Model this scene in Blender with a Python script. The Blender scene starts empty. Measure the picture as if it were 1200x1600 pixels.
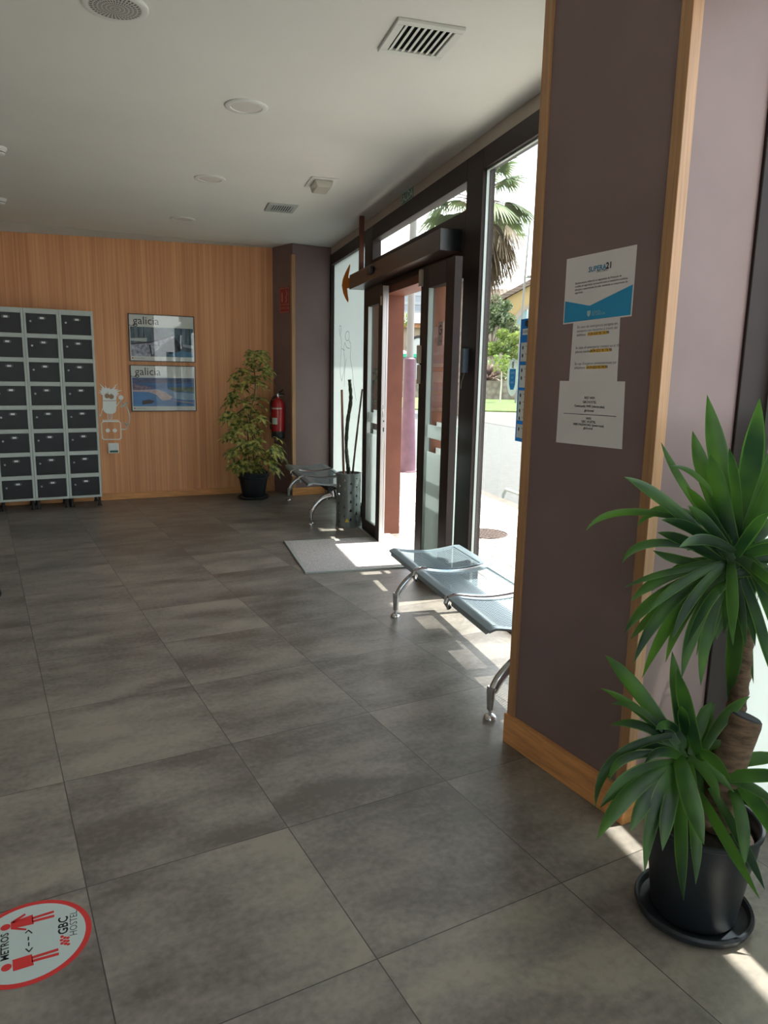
import bpy, bmesh, math, random
from mathutils import Vector, Matrix, Euler
random.seed(7)
PI = math.pi
D = bpy.data
SC = bpy.context.scene
COL = SC.collection

# ------------------------------------------------------------------ camera
CAM_H = 1.4259
F_PX, YAW, PITCH, ROLL = 1142.5, math.radians(28.944), math.radians(10.720), math.radians(1.110)
cy_, sy_, cp_, sp_ = math.cos(YAW), math.sin(YAW), math.cos(PITCH), math.sin(PITCH)
FWD = Vector((sy_*cp_, cy_*cp_, -sp_))
R0 = Vector((cy_, -sy_, 0)); U0 = R0.cross(FWD)
RGT = R0*math.cos(ROLL) + U0*math.sin(ROLL)
UPV = -R0*math.sin(ROLL) + U0*math.cos(ROLL)
CPOS = Vector((0, 0, CAM_H))
cam = D.objects.new('camera', D.cameras.new('camera')); COL.objects.link(cam)
cam.matrix_world = Matrix(((RGT.x, UPV.x, -FWD.x, 0), (RGT.y, UPV.y, -FWD.y, 0), (RGT.z, UPV.z, -FWD.z, CAM_H), (0, 0, 0, 1)))
cam.data.sensor_fit = 'VERTICAL'; cam.data.sensor_height = 36.0; cam.data.lens = F_PX/1600*36.0
cam.data.clip_start = 0.05; cam.data.clip_end = 500
SC.camera = cam
SC.view_settings.view_transform = 'Standard'; SC.view_settings.look = 'None'
SC.view_settings.gamma = 1.0; SC.view_settings.use_curve_mapping = False
SC.view_settings.exposure = 1.68

# facade frame: t runs along the glazed front towards the camera, o into the room
FA = math.atan(0.222)
F0 = Vector((3.64, 7.94, 0)); FD = Vector((-math.sin(FA), -math.cos(FA), 0)); FN = Vector((-math.cos(FA), math.sin(FA), 0))
FROT = PI/2 - FA
def fac(t, o, z=0.0): return F0 + FD*t + FN*o + Vector((0, 0, z))

# ------------------------------------------------------------------ sky and sun
SKY_STRENGTH = 1.75
w = D.worlds.new('sky'); SC.world = w; w.use_nodes = True
nt = w.node_tree; nt.nodes.clear()
out = nt.nodes.new('ShaderNodeOutputWorld'); bg = nt.nodes.new('ShaderNodeBackground')
tc = nt.nodes.new('ShaderNodeTexCoord'); mp = nt.nodes.new('ShaderNodeMapping'); mp.inputs['Scale'].default_value = (2.2, 2.2, 5)
no = nt.nodes.new('ShaderNodeTexNoise'); no.inputs['Scale'].default_value = 1.6; no.inputs['Detail'].default_value = 6
cr = nt.nodes.new('ShaderNodeValToRGB')
cr.color_ramp.elements[0].position = .38; cr.color_ramp.elements[0].color = (.15, .24, .33, 1)
cr.color_ramp.elements[1].position = .56; cr.color_ramp.elements[1].color = (.97, .98, 1, 1)
nt.links.new(tc.outputs['Generated'], mp.inputs[0]); nt.links.new(mp.outputs[0], no.inputs['Vector'])
nt.links.new(no.outputs['Fac'], cr.inputs[0]); nt.links.new(cr.outputs[0], bg.inputs['Color'])
bg.inputs['Strength'].default_value = SKY_STRENGTH
nt.links.new(bg.outputs[0], out.inputs[0])
sun = D.objects.new('sun', D.lights.new('sun', 'SUN')); COL.objects.link(sun)
sun.data.energy = 4.6; sun.data.angle = math.radians(.6); sun.data.color = (1, .96, .9)
sdir = FN*(-.375) + Vector((0, 0, 1))          # towards the sun
sun.rotation_euler = sdir.to_track_quat('Z', 'Y').to_euler()

# ------------------------------------------------------------------ materials
MATS = {}
def mat(name, col, rough=.5, metal=0.0, spec=.5, alpha=1.0, trans=0.0, coat=0.0):
    if name in MATS: return MATS[name]
    m = D.materials.new(name); m.use_nodes = True
    b = m.node_tree.nodes['Principled BSDF']
    b.inputs['Base Color'].default_value = (*col, 1); b.inputs['Roughness'].default_value = rough
    b.inputs['Metallic'].default_value = metal; b.inputs['Specular IOR Level'].default_value = spec
    b.inputs['Coat Weight'].default_value = coat
    MATS[name] = m; return m
def vary(m, scale=8, amount=.25, stretch=(1, 1, 1), detail=5, rough_amt=0.0, bump=0.0, c2=None):
    n = m.node_tree; b = n.nodes['Principled BSDF']; base = tuple(b.inputs['Base Color'].default_value)[:3]
    tc = n.nodes.new('ShaderNodeTexCoord'); mp = n.nodes.new('ShaderNodeMapping'); mp.inputs['Scale'].default_value = stretch
    no = n.nodes.new('ShaderNodeTexNoise'); no.inputs['Scale'].default_value = scale; no.inputs['Detail'].default_value = detail
    cr = n.nodes.new('ShaderNodeValToRGB')
    lo = tuple(c*(1-amount) for c in base) if c2 is None else c2
    hi = tuple(min(1, c*(1+amount)) for c in base)
    cr.color_ramp.elements[0].position = .32; cr.color_ramp.elements[0].color = (*lo, 1)
    cr.color_ramp.elements[1].position = .68; cr.color_ramp.elements[1].color = (*hi, 1)
    n.links.new(tc.outputs['Object'], mp.inputs[0]); n.links.new(mp.outputs[0], no.inputs['Vector'])
    n.links.new(no.outputs['Fac'], cr.inputs[0]); n.links.new(cr.outputs[0], b.inputs['Base Color'])
    if rough_amt:
        mr = n.nodes.new('ShaderNodeMapRange'); r = b.inputs['Roughness'].default_value
        mr.inputs['To Min'].default_value = max(0, r-rough_amt); mr.inputs['To Max'].default_value = r+rough_amt
        n.links.new(no.outputs['Fac'], mr.inputs[0]); n.links.new(mr.outputs[0], b.inputs['Roughness'])
    if bump:
        bp = n.nodes.new('ShaderNodeBump'); bp.inputs['Strength'].default_value = bump; bp.inputs['Distance'].default_value = .01
        n.links.new(no.outputs['Fac'], bp.inputs['Height']); n.links.new(bp.outputs[0], b.inputs['Normal'])
    return m
def math_node(n, op, a=None, b=None, c=None):
    k = n.nodes.new('ShaderNodeMath'); k.operation = op
    for i, v in enumerate((a, b, c)):
        if v is None: continue
        if isinstance(v, (int, float)): k.inputs[i].default_value = v
        else: n.links.new(v, k.inputs[i])
    return k.outputs[0]

def glass_mat(name, tint=(1, 1, 1), refl=1.0):
    m = D.materials.new(name); m.use_nodes = True; n = m.node_tree; n.nodes.clear()
    o = n.nodes.new('ShaderNodeOutputMaterial'); mx = n.nodes.new('ShaderNodeMixShader')
    t = n.nodes.new('ShaderNodeBsdfTransparent'); t.inputs['Color'].default_value = (*tint, 1)
    g = n.nodes.new('ShaderNodeBsdfGlossy'); g.inputs['Roughness'].default_value = .01
    g.inputs['Color'].default_value = (refl, refl, refl, 1)
    f = n.nodes.new('ShaderNodeLayerWeight'); f.inputs['Blend'].default_value = .5
    pw = n.nodes.new('ShaderNodeMath'); pw.operation = 'POWER'; pw.inputs[1].default_value = 5; n.links.new(f.outputs['Facing'], pw.inputs[0])
    ml = n.nodes.new('ShaderNodeMath'); ml.operation = 'MULTIPLY_ADD'; ml.inputs[1].default_value = .6; ml.inputs[2].default_value = .025; n.links.new(pw.outputs[0], ml.inputs[0])
    n.links.new(ml.outputs[0], mx.inputs[0]); n.links.new(t.outputs[0], mx.inputs[1]); n.links.new(g.outputs[0], mx.inputs[2])
    n.links.new(mx.outputs[0], o.inputs[0]); return m
GLASS = glass_mat('clear_glass', (.96, .98, .97))
def film_mat(name, col, through=.25):
    m = D.materials.new(name); m.use_nodes = True; n = m.node_tree; n.nodes.clear()
    o = n.nodes.new('ShaderNodeOutputMaterial')
    tr = n.nodes.new('ShaderNodeBsdfTranslucent'); tr.inputs['Color'].default_value = (*col, 1)
    df = n.nodes.new('ShaderNodeBsdfDiffuse'); df.inputs['Color'].default_value = (*col, 1)
    tp = n.nodes.new('ShaderNodeBsdfTransparent'); tp.inputs['Color'].default_value = (*col, 1)
    m1 = n.nodes.new('ShaderNodeMixShader'); m1.inputs[0].default_value = .5
    m2 = n.nodes.new('ShaderNodeMixShader'); m2.inputs[0].default_value = through
    n.links.new(tr.outputs[0], m1.inputs[1]); n.links.new(df.outputs[0], m1.inputs[2])
    n.links.new(m1.outputs[0], m2.inputs[1]); n.links.new(tp.outputs[0], m2.inputs[2])
    n.links.new(m2.outputs[0], o.inputs[0]); return m
FILM = film_mat('frosted_film', (.77, .81, .80), .05)
def leaf_mat(name, dark, light, scale=6, trans=.4, rough=.35):
    m = mat(name, dark, rough, spec=.5); n = m.node_tree; b = n.nodes['Principled BSDF']; o = n.nodes['Material Output']
    tc = n.nodes.new('ShaderNodeTexCoord'); no = n.nodes.new('ShaderNodeTexNoise'); no.inputs['Scale'].default_value = scale
    cr = n.nodes.new('ShaderNodeValToRGB'); cr.color_ramp.elements[0].position = .38; cr.color_ramp.elements[1].position = .66
    cr.color_ramp.elements[0].color = (*dark, 1); cr.color_ramp.elements[1].color = (*light, 1)
    n.links.new(tc.outputs['Object'], no.inputs['Vector']); n.links.new(no.outputs['Fac'], cr.inputs[0])
    n.links.new(cr.outputs[0], b.inputs['Base Color'])
    tl = n.nodes.new('ShaderNodeBsdfTranslucent')
    hs = n.nodes.new('ShaderNodeHueSaturation'); hs.inputs['Value'].default_value = 1.9; hs.inputs['Hue'].default_value = .485
    n.links.new(cr.outputs[0], hs.inputs['Color']); n.links.new(hs.outputs[0], tl.inputs['Color'])
    mx = n.nodes.new('ShaderNodeMixShader'); mx.inputs[0].default_value = trans
    n.links.new(b.outputs[0], mx.inputs[1]); n.links.new(tl.outputs[0], mx.inputs[2]); n.links.new(mx.outputs[0], o.inputs[0])
    return m

# floor tiles 60 x 60 cm
def tile_mat():
    m = mat('porcelain_floor_tile', (.12, .11, .10), .38, spec=.5); n = m.node_tree; b = n.nodes['Principled BSDF']
    tc = n.nodes.new('ShaderNodeTexCoord'); sx = n.nodes.new('ShaderNodeSeparateXYZ'); n.links.new(tc.outputs['Object'], sx.inputs[0])
    u = math_node(n, 'DIVIDE', math_node(n, 'SUBTRACT', sx.outputs[0], .166-6), .6)
    v = math_node(n, 'DIVIDE', math_node(n, 'SUBTRACT', sx.outputs[1], 1.376-6), .6)
    fu = math_node(n, 'FLOOR', u); fv = math_node(n, 'FLOOR', v)
    du = math_node(n, 'ABSOLUTE', math_node(n, 'SUBTRACT', math_node(n, 'FRACT', u), .5))
    dv = math_node(n, 'ABSOLUTE', math_node(n, 'SUBTRACT', math_node(n, 'FRACT', v), .5))
    mx = math_node(n, 'MAXIMUM', du, dv); grout = math_node(n, 'GREATER_THAN', mx, .4974)
    cb = n.nodes.new('ShaderNodeCombineXYZ'); n.links.new(fu, cb.inputs[0]); n.links.new(fv, cb.inputs[1])
    wn = n.nodes.new('ShaderNodeTexWhiteNoise'); wn.noise_dimensions = '3D'; n.links.new(cb.outputs[0], wn.inputs['Vector'])
    # offset the clouding per tile so that it breaks at the joints
    va = n.nodes.new('ShaderNodeVectorMath'); va.operation = 'MULTIPLY_ADD'
    n.links.new(wn.outputs['Color'], va.inputs[0]); va.inputs[1].default_value = (30, 30, 30); n.links.new(tc.outputs['Object'], va.inputs[2])
    mp = n.nodes.new('ShaderNodeMapping'); mp.inputs['Scale'].default_value = (1.0, 2.0, 1); n.links.new(va.outputs[0], mp.inputs[0])
    n1 = n.nodes.new('ShaderNodeTexNoise'); n1.inputs['Scale'].default_value = 2.3; n1.inputs['Detail'].default_value = 7; n1.inputs['Roughness'].default_value = .62
    n.links.new(mp.outputs[0], n1.inputs['Vector'])
    n2 = n.nodes.new('ShaderNodeTexNoise'); n2.inputs['Scale'].default_value = 45; n2.inputs['Detail'].default_value = 4; n.links.new(tc.outputs['Object'], n2.inputs['Vector'])
    s = math_node(n, 'ADD', math_node(n, 'MULTIPLY', n1.outputs['Fac'], .75), math_node(n, 'MULTIPLY', n2.outputs['Fac'], .25))
    s = math_node(n, 'ADD', s, math_node(n, 'MULTIPLY', math_node(n, 'SUBTRACT', wn.outputs['Value'], .5), .09))
    cr = n.nodes.new('ShaderNodeValToRGB')
    cr.color_ramp.elements[0].position = .38; cr.color_ramp.elements[0].color = (.12, .104, .088, 1)
    cr.color_ramp.elements[1].position = .62; cr.color_ramp.elements[1].color = (.285, .25, .21, 1)
    e = cr.color_ramp.elements.new(.5); e.color = (.20, .18, .157, 1)
    n.links.new(s, cr.inputs[0])
    mc = n.nodes.new('ShaderNodeMix'); mc.data_type = 'RGBA'; n.links.new(grout, mc.inputs[0]); n.links.new(cr.outputs[0], mc.inputs[6]); mc.inputs[7].default_value = (.05, .045, .04, 1)
    n.links.new(mc.outputs[2], b.inputs['Base Color'])
    mr = n.nodes.new('ShaderNodeMapRange'); mr.inputs['To Min'].default_value = .30; mr.inputs['To Max'].default_value = .46
    n.links.new(n1.outputs['Fac'], mr.inputs[0]); n.links.new(mr.outputs[0], b.inputs['Roughness'])
    bp = n.nodes.new('ShaderNodeBump'); bp.inputs['Strength'].default_value = .25; bp.inputs['Distance'].default_value = .002
    n.links.new(math_node(n, 'SUBTRACT', 1.0, grout), bp.inputs['Height']); n.links.new(bp.outputs[0], b.inputs['Normal'])
    return m
def wood_panel_mat():
    m = mat('oak_wall_panel', (.33, .2, .115), .5, spec=.3); n = m.node_tree; b = n.nodes['Principled BSDF']
    tc = n.nodes.new('ShaderNodeTexCoord'); mp = n.nodes.new('ShaderNodeMapping'); mp.inputs['Scale'].default_value = (60, 60, .6)
    n.links.new(tc.outputs['Object'], mp.inputs[0])
    n1 = n.nodes.new('ShaderNodeTexNoise'); n1.inputs['Scale'].default_value = 1.0; n1.inputs['Detail'].default_value = 3; n.links.new(mp.outputs[0], n1.inputs['Vector'])
    mp2 = n.nodes.new('ShaderNodeMapping'); mp2.inputs['Scale'].default_value = (9, 9, .25); n.links.new(tc.outputs['Object'], mp2.inputs[0])
    n2 = n.nodes.new('ShaderNodeTexNoise'); n2.inputs['Scale'].default_value = 1.0; n2.inputs['Detail'].default_value = 2; n.links.new(mp2.outputs[0], n2.inputs['Vector'])
    s = math_node(n, 'ADD', math_node(n, 'MULTIPLY', n1.outputs['Fac'], .6), math_node(n, 'MULTIPLY', n2.outputs['Fac'], .4))
    cr = n.nodes.new('ShaderNodeValToRGB')
    cr.color_ramp.elements[0].position = .36; cr.color_ramp.elements[0].color = (.62, .27, .12, 1)
    cr.color_ramp.elements[1].position = .64; cr.color_ramp.elements[1].color = (.85, .43, .21, 1)
    n.links.new(s, cr.inputs[0]); n.links.new(cr.outputs[0], b.inputs['Base Color']); return m
TILE = tile_mat(); PANEL = wood_panel_mat()
OAK = vary(mat('oak_trim', (.70, .33, .12), .42, spec=.4), 5, .18, (1.2, 1.2, 14))
OAKV = vary(mat('oak_corner_trim', (.44, .24, .115), .42, spec=.4), 6, .15, (25, 25, .8))
CEIL = vary(mat('ceiling_paint', (.80, .80, .76), .85, spec=.2), 1.2, .03)
PLASTER = vary(mat('beige_plaster', (.50, .44, .38), .8, spec=.2), 3, .05)
PAINT = vary(mat('mauve_brown_paint', (.225, .155, .148), .55, spec=.35), 2.5, .08, bump=.05)
FRAME = vary(mat('dark_brown_frame', (.030, .020, .019), .5, spec=.25), 4, .15)
FRAMEB = vary(mat('brown_outer_frame', (.14, .052, .033), .6, spec=.2), 5, .12)
BOXM = vary(mat('brown_operator_cover', (.062, .036, .030), .28, spec=.6), 4, .1)
ALU = mat('brushed_aluminium', (.62, .63, .62), .3, 1.0)
ALUG = mat('painted_aluminium', (.45, .50, .48), .35, .3)
CHROME = mat('chrome', (.72, .73, .74), .09, 1.0)
BLACK = mat('black_plastic', (.012, .013, .015), .38)
RUBBER = mat('black_rubber', (.02, .02, .02), .7)
WHITEP = mat('white_plastic', (.78, .79, .77), .4)
CREAM = mat('cream_plastic', (.62, .50, .38), .45)
GREYM = vary(mat('grey_green_metal', (.50, .56, .52), .42, spec=.4), 6, .05)
DOORM = vary(mat('black_locker_door', (.012, .014, .017), .45, spec=.4), 9, .2)
POTM = vary(mat('anthracite_pot', (.018, .022, .028), .42, spec=.5), 8, .15)
SOIL = vary(mat('dark_soil', (.022, .014, .010), .95), 60, .5, bump=.8)
PAPER = vary(mat('white_paper', (.74, .70, .68), .7, spec=.15), 5, .03)
INK = mat('black_ink', (.015, .015, .018), .6)
GREYINK = mat('grey_ink', (.10, .10, .11), .6)
BLUE = mat('poster_blue', (.015, .20, .42), .4)
CYAN = mat('leaflet_blue', (.02, .30, .55), .45)
RED = mat('extinguisher_red', (.42, .015, .02), .25, spec=.6)
SIGNRED = mat('sign_red', (.33, .04, .035), .5)
STRED = mat('sticker_red', (.62, .035, .035), .45)
STWHITE = mat('sticker_white', (.50, .58, .56), .4)
GREEN = mat('exit_green', (.02, .16, .11), .45)
SIGNW = mat('sign_white', (.60, .72, .66), .5)
ORANGE = film_mat('arrow_orange', (.62, .30, .08), .02)
YEL = mat('highlighter_orange', (.85, .48, .05), .6)

# ------------------------------------------------------------------ mesh helpers
class G:
    def __init__(s): s.bm = bmesh.new()
    def box(s, x0, x1, y0, y1, z0, z1, M=None):
        P = [(x0, y0, z0), (x1, y0, z0), (x1, y1, z0), (x0, y1, z0), (x0, y0, z1), (x1, y0, z1), (x1, y1, z1), (x0, y1, z1)]
        v = [s.bm.verts.new((M @ Vector(p)) if M else p) for p in P]
        for f in ((0, 3, 2, 1), (4, 5, 6, 7), (0, 1, 5, 4), (1, 2, 6, 5), (2, 3, 7, 6), (3, 0, 4, 7)): s.bm.faces.new([v[i] for i in f])
        return s
    def f(s, t0, t1, o0, o1, z0, z1): return s.box(-t1, -t0, o0, o1, z0, z1)      # facade coordinates
    def ring(s, c, ax, r, n, up=None, sq=1.0):
        ax = Vector(ax).normalized(); up = Vector(up) if up is not None else (Vector((0, 0, 1)) if abs(ax.z) < .9 else Vector((1, 0, 0)))
        a = ax.cross(up).normalized(); b = ax.cross(a).normalized()
        return [s.bm.verts.new(Vector(c) + a*(r*math.cos(2*PI*i/n)) + b*(r*sq*math.sin(2*PI*i/n))) for i in range(n)]
    def bridge(s, A, B):
        n = len(A)
        for i in range(n): s.bm.faces.new((A[i], A[(i+1) % n], B[(i+1) % n], B[i]))
    def tube(s, pts, r, n=10, cap=True, sq=1.0, up=None):
        pts = [Vector(p) for p in pts]; rs = r if isinstance(r, (list, tuple)) else [r]*len(pts); prev = None
        for i, p in enumerate(pts):
            d = (pts[min(i+1, len(pts)-1)] - pts[max(i-1, 0)])
            R = s.ring(p, d, rs[i], n, up, sq)
            if prev: s.bridge(prev, R)
            elif cap: s.bm.faces.new(R)
            prev = R
        if cap: s.bm.faces.new(prev[::-1])
        return s
    def lathe(s, prof, n=32, c=(0, 0, 0)):
        prev = None; c = Vector(c)
        for r, z in prof:
            if r < 1e-5: R = [s.bm.verts.new(c+Vector((0, 0, z)))]
            else: R = [s.bm.verts.new(c+Vector((r*math.cos(2*PI*i/n), r*math.sin(2*PI*i/n), z))) for i in range(n)]
            if prev:
                if len(prev) == 1 and len(R) > 1:
                    for i in range(n): s.bm.faces.new((prev[0], R[i], R[(i+1) % n]))
                elif len(R) == 1 and len(prev) > 1:
                    for i in range(n): s.bm.faces.new((prev[i], prev[(i+1) % n], R[0]))
                elif len(R) > 1: s.bridge(prev, R)
            prev = R
        return s
    def prism(s, poly, fn, h0, h1):
        """poly in 2D, fn(a,b,h)->3D point"""
        A = [s.bm.verts.new(fn(a, b, h0)) for a, b in poly]; B = [s.bm.verts.new(fn(a, b, h1)) for a, b in poly]
        s.bm.faces.new(A[::-1]); s.bm.faces.new(B); s.bridge(A, B); return s
    def face(s, pts): s.bm.faces.new([s.bm.verts.new(p) for p in pts]); return s
    def build(s, name, m, parent=None, bevel=0, smooth=False, kind=None, mw=None, fix=True):
        if fix: bmesh.ops.recalc_face_normals(s.bm, faces=s.bm.faces)
        me = D.meshes.new(name); s.bm.to_mesh(me); s.bm.free()
        for mm in (m if isinstance(m, (list, tuple)) else [m]): me.materials.append(mm)
        if smooth:
            for p in me.polygons: p.use_smooth = True
            try: me.set_sharp_from_angle(angle=math.radians(40))
            except Exception: pass
        o = D.objects.new(name, me); COL.objects.link(o)
        if parent: o.parent = parent
        if mw is not None: o.matrix_world = mw
        if kind: o['kind'] = kind
        if bevel:
            b = o.modifiers.new('bevel', 'BEVEL'); b.width = bevel; b.segments = 2; b.limit_method = 'ANGLE'
        return o
FM = Matrix.Translation(F0) @ Matrix.Rotation(FROT, 4, 'Z')     # facade local (-t, o, z) -> world

def tag(o, label, cat, group=None):
    o['label'] = label; o['category'] = cat
    if group: o['group'] = group
    return o
def thing(name, label, cat, loc=(0, 0, 0), rotz=0, group=None):
    o = D.objects.new(name, None); COL.objects.link(o); o.location = loc; o.rotation_euler = (0, 0, rotz); o.empty_display_size = .1
    return tag(o, label, cat, group)
def struct(g, name, m, fcs=False, parent=None, **k):
    o = g.build(name, m, parent, **k)
    if not parent:
        o['kind'] = 'structure'
        if fcs: o.location = F0; o.rotation_euler = (0, 0, FROT)
    return o
def fthing(name, label, cat, t, o, z=0, group=None):
    return thing(name, label, cat, fac(t, o, z), FROT, group)
def copy_thing(root, loc, rotz=None, label=None):
    r = root.copy(); COL.objects.link(r); r.location = loc
    if rotz is not None: r.rotation_euler = (0, 0, rotz)
    if label: r['label'] = label
    for ch in list(root.children):
        c = ch.copy(); COL.objects.link(c); c.parent = r
        for g_ in ch.children:
            d = g_.copy(); COL.objects.link(d); d.parent = c
    return r
def add_text(g, s, org, right, up, size, align='CENTER', ext=.0006, bold=0.0, sx=1.0):
    """letters added to the mesh builder, lying on the plane org/right/up"""
    cu = D.curves.new('lettering', 'FONT'); cu.body = s; cu.size = size; cu.align_x = align; cu.align_y = 'CENTER'; cu.offset = bold; cu.resolution_u = 2
    ob = D.objects.new('lettering', cu); me = D.meshes.new_from_object(ob)
    right = Vector(right).normalized(); up = Vector(up).normalized(); nn = right.cross(up); org = Vector(org)
    vs = [g.bm.verts.new(org + right*(v.co.x*sx) + up*v.co.y + nn*ext) for v in me.vertices]
    for p in me.polygons:
        try: g.bm.faces.new([vs[i] for i in p.vertices])
        except Exception: pass
    D.objects.remove(ob); D.curves.remove(cu); D.meshes.remove(me)
    return g
def stroke(g, pts, wd, fn, h0=0, h1=.001):
    """flat ribbon drawn along 2D points; each piece is its own thin prism"""
    for (a, b), (c, d) in zip(pts[:-1], pts[1:]):
        L = math.hypot(c-a, d-b)
        if L < 1e-6: continue
        nx, ny = -(d-b)/L*wd/2, (c-a)/L*wd/2; ex, ey = (c-a)/L*wd*.3, (d-b)/L*wd*.3
        g.prism([(a+nx-ex, b+ny-ey), (a-nx-ex, b-ny-ey), (c-nx+ex, d-ny+ey), (c+nx+ex, d+ny+ey)], fn, h0, h1)
    return g
def disc(g, cx, cy, r, fn, h0=0, h1=.001, n=20, ry=None):
    ry = ry or r
    return g.prism([(cx+r*math.cos(2*PI*i/n), cy+ry*math.sin(2*PI*i/n)) for i in range(n)], fn, h0, h1)
def spline(P, k=8):
    P = [Vector(p) for p in P]; Q = [P[0]*2-P[1]] + P + [P[-1]*2-P[-2]]; R = []
    for i in range(1, len(Q)-2):
        for j in range(k):
            t = j/k; a, b, c, d = Q[i-1], Q[i], Q[i+1], Q[i+2]
            R.append(.5*((2*b)+(c-a)*t+(2*a-5*b+4*c-d)*t*t+(-a+3*b-3*c+d)*t**3))
    R.append(P[-1]); return R
def at(px, py, depth): return CPOS + (FWD + RGT*((px-600)/F_PX) + UPV*((800-py)/F_PX))*depth
def ray(px, py): return FWD + RGT*((px-600)/F_PX) + UPV*((800-py)/F_PX)
def onplane(px, py, p0, n):
    d = ray(px, py); n = Vector(n); return CPOS + d*((Vector(p0)-CPOS).dot(n)/d.dot(n))
def onfac(px, py, o):
    P = onplane(px, py, fac(0, o), FN); return (P-F0).dot(FD), P.z
def onground(px, py, z=0): return onplane(px, py, (0, 0, z), (0, 0, 1))

# ================================================================== STRUCTURE
CEIL_Z = 2.82
def fxat(y, o=0):     # x of the facade line at y
    return F0.x - .222*(F0.y-y) - o/math.cos(FA)
# floor
g = G(); g.prism([(-3.2, -3.6), (fxat(-3.6)+.25, -3.6), (fxat(8.9)+.25, 8.9), (-3.2, 8.9)], lambda a, b, h: (a, b, h), -.12, 0)
struct(g, 'floor', TILE)
g = G(); g.prism([(-3.2, -3.6), (fxat(-3.6)+.2, -3.6), (fxat(8.9)+.2, 8.9), (-3.2, 8.9)], lambda a, b, h: (a, b, h), CEIL_Z, CEIL_Z+.15)
struct(g, 'ceiling', CEIL)
BACK_S = -.045
def by(x): return 8.47 + BACK_S*x
g = G(); g.prism([(-3.2, by(-3.2)), (3.9, by(3.9)), (3.9, by(3.9)+.15), (-3.2, by(-3.2)+.15)], lambda a, b, h: (a, b, h), 0, CEIL_Z-.005)
struct(g, 'wall_back', PANEL)
# plaster strip above the wood panelling, tapering towards the corner
g = G(); A = [(-3.2, 2.62), (3.08, 2.812), (3.08, CEIL_Z-.001), (-3.2, CEIL_Z-.001)]
g.prism(A, lambda a, b, h: (a, by(a)-h, b), -.01, .012); struct(g, 'trim_1', PLASTER)
g = G(); g.prism([(-3.2, by(-3.2)), (3.08, by(3.08)), (3.08, by(3.08)-.016), (-3.2, by(-3.2)-.016)], lambda a, b, h: (a, b, h), 0, .075)
struct(g, 'baseboard_back', OAK, bevel=.002)
g = G(); g.box(-3.35, -3.2, -3.6, 8.9, 0, CEIL_Z); struct(g, 'wall_left', PLASTER)
xr = fxat(-3.6)+.2; NX0, NX1, NZ0, NZ1 = -3.0, .7, .5, 2.6
g = G(); g.box(-3.35, NX0, -3.75, -3.6, 0, CEIL_Z); g.box(NX1, xr, -3.75, -3.6, 0, CEIL_Z); g.box(NX0, NX1, -3.75, -3.6, 0, NZ0); g.box(NX0, NX1, -3.75, -3.6, NZ1, CEIL_Z)
struct(g, 'wall_near', PLASTER)
g = G()
for x_ in (NX0, (NX0+NX1)/2-.03, NX1-.06): g.box(x_, x_+.06, -3.72, -3.64, NZ0, NZ1)
for z_ in (NZ0, NZ1-.06): g.box(NX0+.06, NX1-.06, -3.72, -3.64, z_, z_+.06)
wl = struct(g, 'window_5', FRAME); g = G(); g.box(NX0+.03, NX1-.03, -3.684, -3.676, NZ0+.03, NZ1-.03); g.build('pane', GLASS, wl)  # unseen window, added to let more daylight in from behind the camera
g = G(); g.box(-30, fxat(-4)-.3, -40, -3.8, -.3, -.1); struct(g, 'ground_side', vary(mat('side_yard', (.3, .28, .25), .9), 2, .1))
# corner pilaster
PC = (3.165, 7.93)
g = G(); g.prism([PC, (fxat(7.93)+.03, 7.94), (fxat(8.5)+.03, 8.5), (3.08, 8.5), (3.08, by(3.08))], lambda a, b, h: (a, b, h), 0, CEIL_Z-.002)
struct(g, 'wall_corner', PAINT)
g = G(); g.box(PC[0]-.012, PC[0]+.03, PC[1]-.008, PC[1]+.03, .075, 2.70); struct(g, 'trim_2', OAKV, bevel=.002)
g = G(); g.box(PC[0]-.016, fxat(7.93)-.0, PC[1]-.018, PC[1], 0, .085); struct(g, 'baseboard_corner', OAK, bevel=.002)
# near pillar
CX, CY0, CY1 = 1.748, 1.512, 2.10
g = G(); g.prism([(CX, CY0), (fxat(CY0)-.08, CY0), (fxat(CY0)+.1, CY0+.02), (fxat(CY1)+.1, CY1), (CX, CY1)], lambda a, b, h: (a, b, h), 0, CEIL_Z-.002)
struct(g, 'wall_pillar', PAINT)
g = G(); g.box(CX-.010, CX+.032, CY0-.010, CY0+.03, .12, CEIL_Z-.003); struct(g, 'trim_3', OAKV, bevel=.002)
g = G(); g.box(CX-.010, CX+.03, CY1-.03, CY1+.010, .12, CEIL_Z-.003); struct(g, 'trim_4', OAKV, bevel=.002)
g = G(); g.prism([(CX-.018, CY0-.018), (fxat(CY0)-.12, CY0-.018), (fxat(CY0)-.12, CY0-.0005), (CX-.0005, CY0-.0005), (CX-.0005, CY1+.018), (CX-.018, CY1+.018)], lambda a, b, h: (a, b, h), 0, .12)
struct(g, 'baseboard_pillar', OAK, bevel=.002)

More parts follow.
